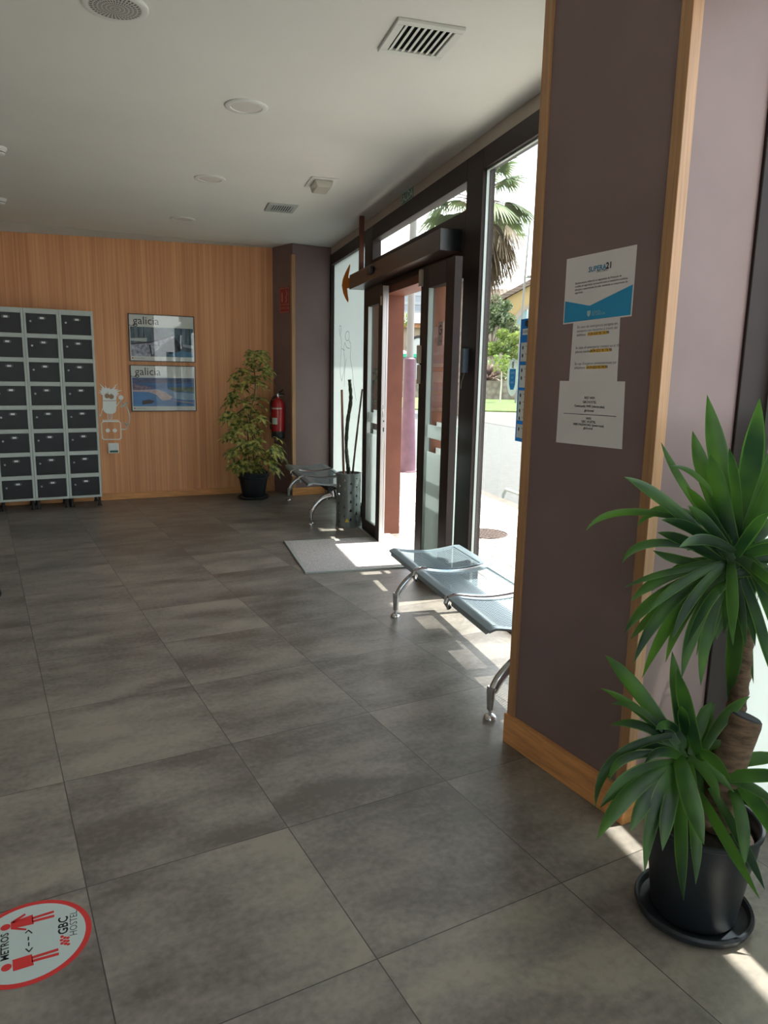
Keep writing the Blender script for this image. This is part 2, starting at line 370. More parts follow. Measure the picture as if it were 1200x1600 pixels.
# ---- glazed front (facade coordinates)
g = G(); g.f(-.4, 11.9, -.16, 0, 2.735, CEIL_Z-.002); struct(g, 'wall_right', PLASTER, True)
OUTW = vary(mat('outside_render', (.62, .58, .52), .85), 2, .08)
g = G(); g.f(-6, 14, -.2, -.16, 2.76, 4.5); g.f(-6, 14, -.62, -.2, 3.06, 3.2); g.f(-6, -.35, -.2, 0, -.1, 2.8); struct(g, 'wall_outside', OUTW, True)
FZ = 2.615
def glazing(num, t0, t1, z0, z1, fr=None, film=None, gx=None):
    """fixed window: outer frame lines + pane"""
    g = G()
    for a in fr: g.f(*a)
    w_ = struct(g, 'window_%d' % num, FRAME, True, bevel=.003)
    g = G(); g.f(gx[0]-.012, gx[1]+.012, -.035, -.029, gx[2]-.012, gx[3]+.012)
    p = g.build('pane', GLASS, w_)
    if film:
        for (a, b, c, d) in film:
            g = G(); g.f(a, b, -.027, -.0262, c, d); g.build('frosted_film', FILM, w_)
    return w_
# window 1 : frosted, far left
glazing(1, 0, 0, 0, 0, fr=[(-.38, .06, -.07, .012, 0, 2.735), (.06, 1.555, -.07, .012, 2.62, 2.735), (.06, 1.555, -.07, .012, 0, .12), (1.555, 1.835, -.07, .012, 0, 2.735)],
        film=[(.05, 1.56, .11, 2.63)], gx=(.06, 1.555, .12, 2.62))
# window 2 : transom
glazing(2, 0, 0, 0, 0, fr=[(1.835, 4.04, -.07, .012, 2.605, 2.735), (1.835, 4.04, -.07, .012, 2.14, 2.437), (4.04, 4.285, -.07, .012, 0, 2.735)], gx=(1.835, 4.04, 2.437, 2.605))
# window 3 : right of the door
W3 = glazing(3, 0, 0, 0, 0, fr=[(4.285, 6.0, -.07, .012, 2.62, 2.735), (4.285, 6.0, -.07, .012, 0, .06)], gx=(4.285, 5.99, .06, 2.62))
g = G(); g.f(4.285, 4.292, -.028, -.012, .06, 2.62); g.f(4.292, 5.99, -.028, -.012, 2.610, 2.62); g.build('glazing_bead', ALUG, W3)
# window 4.. : near side of the pillar
W4 = glazing(4, 0, 0, 0, 0, fr=[(6.0, 6.60, -.07, -.005, 0, 2.735), (6.60, 6.62, -.07, .11, 0, 2.735), (6.62, 11.6, -.07, .012, 2.62, 2.735), (6.62, 11.6, -.07, .012, 0, .06), (8.4, 8.5, -.07, .012, .06, 2.62), (10.2, 10.3, -.07, .012, .06, 2.62)],
        film=[(6.65, 8.4, .06, 1.33), (8.5, 10.2, .06, 1.33), (10.3, 11.6, .06, 1.33)], gx=(6.645, 11.6, .06, 2.62))
g = G(); g.f(6.62, 6.645, -.028, .0, .06, 2.62); g.build('glazing_bead', ALUG, W4)
for a in ((1.77, 'x'),):
    g = G(); g.f(1.735, 1.775, .075, .115, 2.33, CEIL_Z); struct(g, 'trim_5', FRAMEB, True, bevel=.002)
# door 1 portal: jambs, header, side lights
D1 = D.objects.new('door_1', None); COL.objects.link(D1); D1.location = F0; D1.rotation_euler = (0, 0, FROT); D1['kind'] = 'structure'
g = G(); g.f(2.23, 2.35, -.14, .05, 0, 2.14); g.build('jamb', FRAMEB, D1, bevel=.003)
g = G(); g.f(3.43, 3.55, -.14, .05, 0, 2.14); g.build('jamb', FRAMEB, D1, bevel=.003)
g = G(); g.f(1.84, 4.04, -.14, -.07, 2.10, 2.24); g.f(2.35, 3.43, -.14, .05, 2.08, 2.14); g.build('header', FRAMEB, D1, bevel=.003)
g = G(); g.f(1.835, 2.23, -.05, .01, 0, .11); g.f(1.835, 2.23, -.05, .01, 2.03, 2.14); g.f(3.55, 4.04, -.05, .01, 0, .11); g.f(3.55, 4.04, -.05, .01, 2.03, 2.14); g.build('side_frame', FRAME, D1)
for a, b in ((1.83, 2.235), (3.545, 4.045)):
    g = G(); g.f(a, b, -.03, -.024, .10, 2.04); p = g.build('side_pane', GLASS, D1)
    g = G(); g.f(a+.005, b-.005, -.022, -.0214, .11, .905); g.f(a+.005, b-.005, -.022, -.0214, 1.0, 1.09); g.build('frosted_film', FILM, p)
g = G(); g.f(1.84, 4.04, -.05, .16, -.01, .006); g.build('threshold', ALUG, D1)
# ---------------- sliding leaves (things that move)
def leaf(label, t0, t1, sl, sr):
    r = fthing('sliding_door_leaf', label, 'door', t0, .125)
    W = t1-t0
    def q(g, a, b, o0, o1, z0, z1): g.box(-b, -a, o0, o1, z0, z1)
    g = G(); q(g, 0, sl, -.025, .025, .012, 2.13); q(g, W-sr, W, -.025, .025, .012, 2.13)
    q(g, sl, W-sr, -.025, .025, .012, .115); q(g, sl, W-sr, -.025, .025, 1.99, 2.13)
    g.build('leaf_frame', FRAME, r, bevel=.003)
    g = G(); q(g, sl-.01, W-sr+.01, -.006, .0, .10, 2.0); p = g.build('leaf_pane', GLASS, r)
    g = G(); q(g, sl, W-sr, .0008, .0014, .115, .905); q(g, sl, W-sr, .0008, .0014, 1.0, 1.09); g.build('frosted_film', FILM, p)
    g = G(); q(g, sl, sl+.008, -.012, .02, .115, 1.99); q(g, sl, W-sr, -.012, .02, .115, .125); g.build('glazing_bead', ALUG, r)
    return r
L1 = leaf('dark brown sliding glass leaf left of the door opening, beside the umbrella stand', 2.115, 2.665, .10, .10)
g = G(); g.box(-.562, -.5505, -.024, .022, .012, 2.12); g.box(-.567, -.562, -.024, -.012, .012, 2.12); g.box(-.567, -.562, .010, .022, .012, 2.12)
e = g.build('edge_profile', ALU, L1); e['label'] = 'bare aluminium closing edge'
g = G(); g.box(-.5665, -.562, -.011, .009, .86, 1.10); lk = g.build('lock_plate', mat('steel_plate', (.55, .56, .55), .35, .8), L1)
g = G(); g.box(-.5675, -.566, -.006, .004, .95, .985); g.box(-.5675, -.566, -.006, .004, 1.03, 1.045); g.build('keyhole', BLACK, lk)
g = G(); g.box(-.545, -.51, .025, .029, 1.97, 2.04); g.build('tape', CREAM, L1)
g = G(); g.tube(spline([(-.58, .012, 1.15), (-.60, .015, 1.17), (-.605, .015, 1.14), (-.59, .015, 1.12), (-.585, .012, 1.07)], 5), .003, 6); g.tube([(-.55, .012, 1.14), (-.585, .012, 1.14)], .003, 6); g.build('key', CHROME, L1, smooth=True)
L2 = leaf('dark brown sliding glass leaf right of the door opening, behind the nearer bench', 3.625, 4.24, .14, .14)
g = G(); g.box(-.05, -.012, .0255, .05, 1.50, 1.62); g.box(-.048, -.010, .0255, .045, 1.36, 1.49); g.build('latch_box', CREAM, L2, bevel=.004)
g = G(); g.box(-.05, -.012, .0255, .05, 2.01, 2.12); g.build('roller_cover', mat('grey_beige_plastic', (.3, .25, .2), .4), L2, bevel=.004)
# operator box above the door
b = fthing('automatic_door_operator', 'long brown automatic operator box mounted above the sliding doors', 'door operator', 2.77, .085, 2.2)
g = G(); g.box(-1.21, 1.225, -.07, .07, .0, .13); g.build('cover', BOXM, b, bevel=.003)
g = G(); g.box(-1.218, -1.21, -.072, .072, -.002, .132); e = g.build('end_cap', mat('black_end_cap', (.012, .014, .018), .25), b, bevel=.002)
g = G(); g.box(.36, .49, .070, .100, .045, .105); s_ = g.build('motion_sensor', BLACK, b, bevel=.008)
g = G(); g.box(.395, .455, .1005, .102, .07, .09); g.build('sensor_lens', mat('dark_lens', (.03, .02, .02), .1), s_)
# sticker on right leaf
def papers(name, label, cat, o, right, up, W, Hh, m=PAPER, th=.0006):
    """sheet with its centre at o; returns root and local placement helpers"""
    r = D.objects.new(name, None); COL.objects.link(r); r.location = o; tag(r, label, cat); r.empty_display_size = .05
    right = Vector(right).normalized(); up = Vector(up).normalized(); nn = right.cross(up)
    fn = lambda a, b, h: right*a + up*b + nn*h
    g = G(); g.prism([(-W/2, -Hh/2), (W/2, -Hh/2), (W/2, Hh/2), (-W/2, Hh/2)], fn, 0, th); g.build('sheet', m, r)
    return r, fn, right, up
Z = Vector((0, 0, 1))
r, fn, rt, up = papers('review_sticker', 'small white sticker with a letter G on the right sliding leaf', 'sticker', fac(3.975, .130, 1.685), FD, Z, .085, .15, mat('review_sticker_white', (.55, .45, .44), .5))
GR = [mat('letter_red', (.5, .04, .03), .5), INK]
g = G(); pts = [(.027*math.cos(a), .027*math.sin(a)+.025) for a in [math.radians(40+k*11) for k in range(30)]]; stroke(g, pts, .010, fn, .0008, .0012); stroke(g, [(0, .025), (.03, .025)], .009, fn, .0008, .0012)
g.build('letter', mat('dark_red_letter', (.20, .03, .03), .5), r)
g = G(); add_text(g, 'on Google', fn(0, -.045, 0), rt, up, .017, ext=.001); g.build('lettering', GREYINK, r)

# ================================================================== INSIDE, FRONT WALL
# exit sign
tz = onfac(637, 300, .01)
r, fn, rt, up = papers('exit_sign', 'small green exit sign on the plaster strip above the door', 'sign', fac(2.80, .004, 2.778), FD, Z, .30, .085, GREEN, .002)
g = G(); add_text(g, 'SALIDA', fn(0, 0, 0), rt, up, .085, ext=.0026, bold=.0015); g.build('lettering', SIGNW, r)
g = G()
for a in (-.145, .145): g.prism([(a-.003, -.04), (a+.003, -.04), (a+.003, .04), (a-.003, .04)], fn, .002, .0026)
for b_ in (-.039, .039): g.prism([(-.145, b_-.002), (.145, b_-.002), (.145, b_+.002), (-.145, b_+.002)], fn, .002, .0026)
g.build('border', SIGNW, r)
# orange arrow on frosted window (glass sticker)
def c6b(x, y): return (420+x/6.667, 350+y/6.667)
ap = [(845, 415), (800, 500), (770, 575), (760, 640), (775, 720), (800, 780), (825, 818), (832, 790), (822, 730), (816, 672), (880, 660), (960, 640), (960, 560), (880, 575), (826, 560), (838, 500), (848, 440)]
P = [onfac(*c6b(x, y), -.025) for x, y in ap]
ct = sum(p[0] for p in P)/len(P); cz = sum(p[1] for p in P)/len(P)
r = D.objects.new('window_arrow', None); COL.objects.link(r); r.location = fac(ct, -.0255, cz); tag(r, 'orange arrow sticker pointing left on the frosted window', 'sticker')
fnf = lambda a, b, h: FD*a + Z*b + FN*h
g = G(); g.prism([(a-ct, b-cz) for a, b in P], fnf, 0, .001); g.build('arrow_shape', ORANGE, r)
# pilgrim outlines on frosted window
def c2b(x, y): return (320+x/3.2, 360+y/3.2)
LN = [[(672, 480), (680, 478), (682, 500), (676, 520), (672, 490)], [(676, 520), (684, 560), (680, 640), (676, 700), (684, 750)], [(705, 515), (712, 505), (722, 512), (720, 545), (708, 550), (702, 530), (705, 515)],
      [(700, 560), (694, 600), (700, 660), (690, 730), (684, 755)], [(722, 550), (730, 575), (728, 640), (738, 700), (745, 780), (757, 850)], [(700, 560), (710, 585), (724, 590)], [(708, 640), (700, 700), (698, 780)], [(684, 590), (700, 600)]]
PT = [[onfac(*c2b(x, y), -.025) for x, y in L] for L in LN]
r = D.objects.new('pilgrim_drawing', None); COL.objects.link(r); t0, z0 = PT[2][0]; r.location = fac(t0, -.0255, z0); tag(r, 'thin dark line drawing of walking pilgrims on the frosted window', 'sticker')
g = G()
for L in PT:
    q = [(p.x, p.y) for p in spline([(a-t0, b-z0, 0) for a, b in L], 5)]; stroke(g, q, .006, fnf, 0, .001)
g.build('outline', mat('faded_line', (.22, .25, .24), .6), r)
# small device with white cable on the mullion
r = fthing('door_button_box', 'grey blue switch box with thin cable on the dark post right of the door', 'switch', 4.15, .030, 1.50)
g = G(); g.box(-.035, .0, -.018, .022, -.06, .09); g.build('housing', mat('blue_grey_plastic', (.10, .15, .2), .35), r, bevel=.006)
g = G(); g.box(.002, .05, -.018, -.008, -.03, .06); g.build('plate', CREAM, r)
g = G(); g.tube(spline([(-.01, 0, -.06), (.0, .004, -.09), (.02, .004, -.12), (.05, -.005, -.16)], 5), .002, 6); g.build('cable', CREAM, r)
# blue hostel poster on window 3
W_, H_ = .34, .66
r, fn, rt, up = papers('rules_poster', 'tall blue poster with white text panels on the window beside the pillar', 'poster', fac(4.805+W_/2, -.0285+.002, 1.40), FD, Z, W_, H_, film_mat('poster_blue_sheet', (.06, .22, .40), .0))
PW = mat('poster_pale_panel', (.80, .86, .86), .6)
g = G()
zs = [(.205, .105), (.085, -.035), (-.05, -.215), (-.235, -.31)]
for z1_, z0_ in zs: g.prism([(-.155, z0_), (.155, z0_), (.155, z1_), (-.155, z1_)], fn, .0008, .0012)
g.prism([(-.145, .245), (-.03, .245), (-.03, .278), (-.145, .278)], fn, .0008, .0012); g.build('text_panel', PW, r)
g = G(); add_text(g, 'ALBERGUES', fn(-.0875, .2615, 0), rt, up, .02, ext=.0016); 
lines = ['Recomendaciones xerais', 'Mantén a distancia', 'Usa a máscara', 'Lava as mans', 'Ventilación', 'Aforo limitado', 'Desinfección', 'Grazas']
k = 0
for z1_, z0_ in zs:
    z_ = z1_-.02
    while z_ > z0_+.018:
        add_text(g, lines[k % 8], fn(-.10, z_, 0), rt, up, .014, 'LEFT', ext=.0016); k += 1
        add_text(g, '- - - - - - - - - - - - - - -', fn(-.10, z_-.014, 0), rt, up, .012, 'LEFT', ext=.0016); z_ -= .042
g.build('lettering', GREYINK, r)
g = G()
for z1_, z0_ in zs:
    z_ = z1_-.022
    while z_ > z0_+.016: disc(g, -.13, z_-.005, .008, fn, .0012, .0016, 10, .011); z_ -= .042
g.build('pictogram', BLACK, r)
g = G(); g.prism([(-.12, .32), (-.05, .32), (-.05, .295), (-.085, .282), (-.12, .295)], fn, .0008, .0014); g.build('emblem', mat('navy', (.01, .03, .06), .5), r)
g = G(); add_text(g, 'XUNTA', fn(.07, .29, 0), rt, up, .03, ext=.0012); g.build('heading', PW, r)
# round bottle sticker on window 3
r = D.objects.new('round_window_sticker', None); COL.objects.link(r); r.location = fac(4.735, -.026, 1.42); tag(r, 'round pale sticker with a blue gel bottle on the window left of the blue poster', 'sticker')
g = G(); disc(g, 0, 0, .072, fnf, 0, .0006, 32, .105); g.build('backing', film_mat('pale_film', (.62, .68, .64), .6), r)
g = G(); g.prism([(-.038, .045), (.038, .045), (.038, -.04), (.02, -.07), (-.02, -.07), (-.038, -.04)], fnf, .0008, .0014); g.build('bottle', film_mat('bottle_blue', (.12, .42, .68), .02), r)
g = G(); g.prism([(-.012, .05), (.012, .05), (.012, .085), (-.012, .085)], fnf, .0008, .0014)
for i, s in enumerate(('usade', 'xel', 'aqui')): add_text(g, s, fnf(0, .025-.026*i, 0), FD, Z, .024, ext=.002)
g.build('cap_and_lettering', mat('pale_blue', (.75, .88, .92), .4), r)
# post-door entrance mat
r = fthing('entrance_mat', 'light grey entrance mat set in a pale edge before the door', 'mat', 3.0, .49, 0)
g = G(); g.box(-.50, .50, -.40, .42, .0005, .010); m_ = vary(mat('grey_mat', (.42, .40, .38), .95), 160, .35, bump=.7); g.build('carpet', m_, r, bevel=.003)
g = G(); g.box(-.51, .51, .42, .44, .0005, .012); g.box(-.51, -.50, -.40, .42, .0005, .012); g.box(.50, .51, -.40, .42, .0005, .012); g.build('edge', ALUG, r)

# ================================================================== BENCHES
PERF = mat('perforated_steel', (.30, .38, .42), .30, .45); n = PERF.node_tree; b = n.nodes['Principled BSDF']
tcn = n.nodes.new('ShaderNodeTexCoord'); sx = n.nodes.new('ShaderNodeSeparateXYZ'); n.links.new(tcn.outputs['Object'], sx.inputs[0])
PU, PV = .0165, .0125
row = math_node(n, 'DIVIDE', sx.outputs[1], PV); par = math_node(n, 'MULTIPLY', math_node(n, 'MODULO', math_node(n, 'FLOOR', row), 2.0), .5)
fu = math_node(n, 'SUBTRACT', math_node(n, 'FRACT', math_node(n, 'ADD', math_node(n, 'DIVIDE', sx.outputs[0], PU), par)), .5)
fv = math_node(n, 'SUBTRACT', math_node(n, 'FRACT', row), .5)
rr = math_node(n, 'SQRT', math_node(n, 'ADD', math_node(n, 'POWER', math_node(n, 'MULTIPLY', fu, PU), 2.0), math_node(n, 'POWER', math_node(n, 'MULTIPLY', fv, PV), 2.0)))
hole = math_node(n, 'LESS_THAN', rr, .0046)
mt = n.nodes.new('ShaderNodeMixShader'); tp = n.nodes.new('ShaderNodeBsdfTransparent'); oo = n.nodes['Material Output']
n.links.new(hole, mt.inputs[0]); n.links.new(b.outputs[0], mt.inputs[1]); n.links.new(tp.outputs[0], mt.inputs[2]); n.links.new(mt.outputs[0], oo.inputs[0])
SEATM = vary(mat('silver_blue_steel', (.32, .40, .44), .28, .5), 5, .05)
LEGM = mat('polished_cast_leg', (.58, .59, .60), .16, 1.0)
def make_bench(label, loc):
    """local x away from camera along the front, y into the room (front edge = +y)"""
    r = thing('beam_bench', label, 'bench', loc, FROT, 'perforated steel benches')
    SW = .487
    def prof(u):      # u 0 back .. 1 front  -> (y, z)
        y = .005 + .445*u
        z = .402 - .022*math.sin(PI*min(1, max(0, (u-.08)/.84))) - (.0 if u < .93 else (u-.93)*.16)
        return y, z
    for k in range(3):
        x0, x1 = -k*SW-SW+.012, -k*SW-.012
        g = G(); n_ = 14; a0, a1 = .10, .90
        rows = []
        for i in range(n_+1):
            u = a0+(a1-a0)*i/n_; y, z = prof(u)
            rows.append([g.bm.verts.new((x, y, z+.001)) for x in (x0+.035, x0+.05, x1-.05, x1-.035)])
        for i in range(n_):
            for j in range(3): g.bm.faces.new((rows[i][j], rows[i][j+1], rows[i+1][j+1], rows[i+1][j]))
        seat = None
        # solid rim of pressed sheet
        gr = G()
        def patch(xa, xb, ua, ub, th=.006, N=10):
            top = []; bot = []
            for i in range(N+1):
                u = ua+(ub-ua)*i/N; y, z = prof(u)
                top.append([gr.bm.verts.new((x, y, z+.004)) for x in (xa, xb)]); bot.append([gr.bm.verts.new((x, y, z-th)) for x in (xa, xb)])
            for i in range(N):
                gr.bm.faces.new((top[i][0], top[i][1], top[i+1][1], top[i+1][0])); gr.bm.faces.new((bot[i][0], bot[i+1][0], bot[i+1][1], bot[i][1]))
                gr.bm.faces.new((top[i][0], top[i+1][0], bot[i+1][0], bot[i][0])); gr.bm.faces.new((top[i][1], bot[i][1], bot[i+1][1], top[i+1][1]))
            gr.bm.faces.new((top[0][0], bot[0][0], bot[0][1], top[0][1])); gr.bm.faces.new((top[N][0], top[N][1], bot[N][1], bot[N][0]))
        patch(x0, x0+.036, 0, 1, N=16); patch(x1-.036, x1, 0, 1, N=16); patch(x0+.036, x1-.036, 0, .102, .012, 3); patch(x0+.036, x1-.036, .898, 1, .022, 4)
        seat = gr.build('seat', SEATM, r, smooth=True)
        g.build('perforated_panel', PERF, seat, smooth=True, fix=False)
    for k in (1, 2):
        x = -k*SW
        g = G(); P_ = [(x, *prof(i/12)) for i in range(13)]; P_ = [(a, b, c+.004) for a, b, c in P_]
        g.tube(P_, .011, 8, sq=.8); y, z = prof(1); g.tube([(x, y, z+.004), (x, y+.008, z-.02), (x, y-.01, z-.05)], .013, 8)
        g.build('joint_clamp', CHROME, r, smooth=True)
    g = G(); g.box(-3*SW+.03, -.03, .20, .26, .315, .365); g.build('beam', mat('dark_beam', (.03, .035, .04), .4), r, bevel=.006)
    for x in (-.085, -1.44):
        g = G()
        for sgn, yf in ((1, .425), (-1, -.015)):
            ym = .205
            arc = spline([(x, ym, .285), (x, ym+(yf-ym)*.45, .258), (x, ym+(yf-ym)*.80, .19), (x, yf-.006*sgn, .125)], 6)
            N = len(arc); g.tube(arc, [.027-.005*i/N for i in range(N)], 12, sq=.8, up=(1, 0, 0))
            g.tube([(x, yf-.004*sgn, .145), (x, yf, .13), (x, yf, .045)], [.021, .020, .015], 12)
        g.tube([(x, .205, .27), (x, .215, .33)], .03, 12)
        leg = g.build('leg', LEGM, r, smooth=True)
        for yf in (.425, -.015):
            g = G(); g.lathe([(0, .050), (.007, .050), (.007, .026), (.016, .024), (.026, .015), (.028, .006), (.028, .0005), (0, .0005)], 20, (x, yf, 0))
            g.build('foot', CHROME, leg, smooth=True)
    return r
B1 = make_bench('perforated steel three-seat bench between the door and the near pillar', fac(4.475, .15))
B2 = copy_thing(B1, fac(.385, .15), FROT, 'perforated steel bench in the far corner behind the umbrella stand')

# ================================================================== UMBRELLA STAND and branches
cpos = onground(544, 821)
STEEL = mat('grey_steel_sheet', (.20, .23, .23), .35, .5)
n = STEEL.node_tree; b = n.nodes['Principled BSDF']
tcn = n.nodes.new('ShaderNodeTexCoord'); sx = n.nodes.new('ShaderNodeSeparateXYZ'); n.links.new(tcn.outputs['Object'], sx.inputs[0])
ang = math_node(n, 'MULTIPLY', math_node(n, 'ARCTAN2', sx.outputs[1], sx.outputs[0]), .10)    # arc length, metres
CU, CV = .0524, .085
cu_ = math_node(n, 'FLOOR', math_node(n, 'DIVIDE', ang, CU))
shift = math_node(n, 'MULTIPLY', math_node(n, 'FRACT', math_node(n, 'MULTIPLY', cu_, .37)), CV)
rowv = math_node(n, 'DIVIDE', math_node(n, 'ADD', sx.outputs[2], shift), CV)
lu = math_node(n, 'MULTIPLY', math_node(n, 'SUBTRACT', math_node(n, 'FRACT', math_node(n, 'DIVIDE', ang, CU)), .5), CU)
lv = math_node(n, 'MULTIPLY', math_node(n, 'SUBTRACT', math_node(n, 'FRACT', rowv), .4), CV)
wcell = n.nodes.new('ShaderNodeTexWhiteNoise'); wcell.noise_dimensions = '2D'; cc = n.nodes.new('ShaderNodeCombineXYZ')
n.links.new(cu_, cc.inputs[0]); n.links.new(math_node(n, 'FLOOR', rowv), cc.inputs[1]); n.links.new(cc.outputs[0], wcell.inputs['Vector'])
rad = math_node(n, 'ADD', .006, math_node(n, 'MULTIPLY', wcell.outputs['Value'], .006))
# teardrop: round below, tapering above
tap = math_node(n, 'MULTIPLY', math_node(n, 'MAXIMUM', lv, 0.0), .42)
half = math_node(n, 'SUBTRACT', rad, tap)
inside_top = math_node(n, 'MULTIPLY', math_node(n, 'GREATER_THAN', lv, 0.0), math_node(n, 'LESS_THAN', math_node(n, 'ABSOLUTE', lu), half))
dist = math_node(n, 'SQRT', math_node(n, 'ADD', math_node(n, 'POWER', lu, 2.0), math_node(n, 'POWER', lv, 2.0)))
drop = math_node(n, 'MAXIMUM', inside_top, math_node(n, 'LESS_THAN', dist, rad))
drop = math_node(n, 'MULTIPLY', drop, math_node(n, 'LESS_THAN', math_node(n, 'ABSOLUTE', math_node(n, 'SUBTRACT', sx.outputs[2], .25)), .215))
mt = n.nodes.new('ShaderNodeMixShader'); tp = n.nodes.new('ShaderNodeBsdfTransparent')
n.links.new(drop, mt.inputs[0]); n.links.new(b.outputs[0], mt.inputs[1]); n.links.new(tp.outputs[0], mt.inputs[2]); n.links.new(mt.outputs[0], n.nodes['Material Output'].inputs[0])
US = thing('umbrella_stand', 'grey steel cylinder umbrella stand with raindrop cutouts beside the sliding leaf', 'umbrella stand', cpos)
g = G(); g.lathe([(.115, .006), (.115, .50)], 40); g.build('drum', STEEL, US, smooth=True)
g = G(); g.lathe([(.112, .495), (.118, .495), (.118, .507), (.112, .507), (.112, .495)], 40); g.lathe([(0, .002), (.118, .002), (.118, .012), (0, .012)], 40); g.build('rim', mat('grey_steel_rim', (.2, .23, .23), .35, .5), US, smooth=True)
g = G(); Mx = Matrix.Rotation(math.radians(238), 4, 'Z')
g.prism([(-.02, .055), (.02, .055), (0, .09)], lambda a, b_, h: Mx @ Vector((.1155+h, a, b_)), .0, .001); g.build('warning_mark', mat('warning_yellow', (.8, .55, .03), .5), US)
def branch(label, ptsx, rad_, m, lumpy=0):
    P_ = [onplane(x, y, cpos+Vector((dx, dy, 0)), (FWD.x, FWD.y, 0)) for x, y, dx, dy in ptsx]
    base = P_[0]; base.z = max(base.z, .02)
    r = D.objects.new('decorative_branch', None); COL.objects.link(r); r.location = base; tag(r, label, 'branch')
    S_ = spline([p-base for p in P_], 8); g = G()
    rs = [rad_*(1-.15*i/len(S_))*(1+lumpy*random.uniform(-1, 1)) for i in range(len(S_))]
    g.tube(S_, rs, 9); g.build('stem', m, r, smooth=True); return r, S_
BR1 = vary(mat('pale_brown_stick', (.28, .15, .09), .7), 30, .3, (1, 1, .2)); BR2 = vary(mat('mossy_bark', (.045, .055, .03), .95), 60, .7, bump=1.0); BR3 = vary(mat('dark_twig', (.07, .045, .03), .8), 40, .4)
branch('straight pale brown stick on the left in the umbrella stand', [(542, 815, -.02, .03), (537, 740, -.02, .03), (534, 609, -.02, .03)], .013, BR1)
branch('crooked mossy branch in the middle of the umbrella stand', [(546, 815, 0, 0), (545, 745, 0, 0), (541, 700, 0, 0), (543, 660, 0, 0), (548, 625, 0, 0), (546, 593, 0, 0)], .019, BR2, .2)
branch('thin dark twig leaning right in the umbrella stand', [(547, 815, .02, -.02), (551, 742, .02, -.02), (558, 675, .02, -.02), (566, 608, .02, -.02)], .010, BR3, .1)
g = G(); 

# ================================================================== BACK WALL
YL = 8.085
UW = .3175
def make_locker(label, x):
    r = thing('locker_column', label, 'locker', (x, YL, 0), 0, 'locker columns side by side')
    dep = .33; g = G(); top = 1.985; bot = .095
    g.box(.001, UW-.001, .018, dep, bot, top); g.box(.001, .022, 0, .018, bot, top); g.box(UW-.022, UW-.001, 0, .018, bot, top)
    zt = top-.048; hz = []
    for k in range(8):
        hz.append((zt-k*.2325-.192, zt-k*.2325))
    edges = [top] + [v for h in hz for v in (h[1], h[0])] + [bot]
    for i in range(0, len(edges), 2): g.box(.022, UW-.022, 0, .018, edges[i+1], edges[i])
    g.build('body', GREYM, r, bevel=.0015)
    for (a, b_) in hz:
        g = G(); g.box(.024, UW-.024, .004, .0175, a+.002, b_-.002); d = g.build('door', DOORM, r, bevel=.002)
        fn = lambda x_, z_, h: (x_, .004-h, z_)
        g = G(); cx = UW*.52; cz_ = b_-.042
        n_ = 20; ro = [(cx+.034*math.copysign(abs(math.cos(2*PI*i/n_))**.6, math.cos(2*PI*i/n_)), cz_+.013*math.sin(2*PI*i/n_)) for i in range(n_)]
        ri = [(cx+.029*math.copysign(abs(math.cos(2*PI*i/n_))**.6, math.cos(2*PI*i/n_)), cz_+.0095*math.sin(2*PI*i/n_)) for i in range(n_)]
        A = [g.bm.verts.new(fn(*p, .003)) for p in ro]; B = [g.bm.verts.new(fn(*p, .003)) for p in ri]; g.bridge(A, B)
        g.build('label_holder', mat('dull_steel', (.22, .23, .24), .4, .6), d)
        g = G(); g.box(cx-.018, cx+.018, .0, .003, cz_-.008, cz_+.008); g.build('name_card', WHITEP, d)
        g = G(); g.tube([(.062, .004, b_-.075), (.062, -.004, b_-.075)], .0095, 14); g.build('lock', mat('lock_steel', (.30, .31, .32), .3, .8), d)
    for (lx, ly) in ((.025, .03), (UW-.025, .03), (.025, dep-.02), (UW-.025, dep-.02)):
        g = G(); g.tube([(lx, ly, .0), (lx, ly, .012), (lx, ly, .0121), (lx, ly, .095)], [.021, .021, .015, .014], 12); g.build('leg', RUBBER, r, smooth=True)
    return r
X3 = 1.075-UW
L0 = make_locker('grey locker column with eight black doors, rightmost, beside the wall drawing', X3)
copy_thing(L0, (X3-UW, YL, 0), 0, 'grey locker column with black doors, second from the right end')
copy_thing(L0, (X3-2*UW, YL, 0), 0, 'grey locker column with black doors, third from the right end')
copy_thing(L0, (X3-3*UW, YL, 0), 0, 'grey locker column at the photo edge, showing only a sliver')
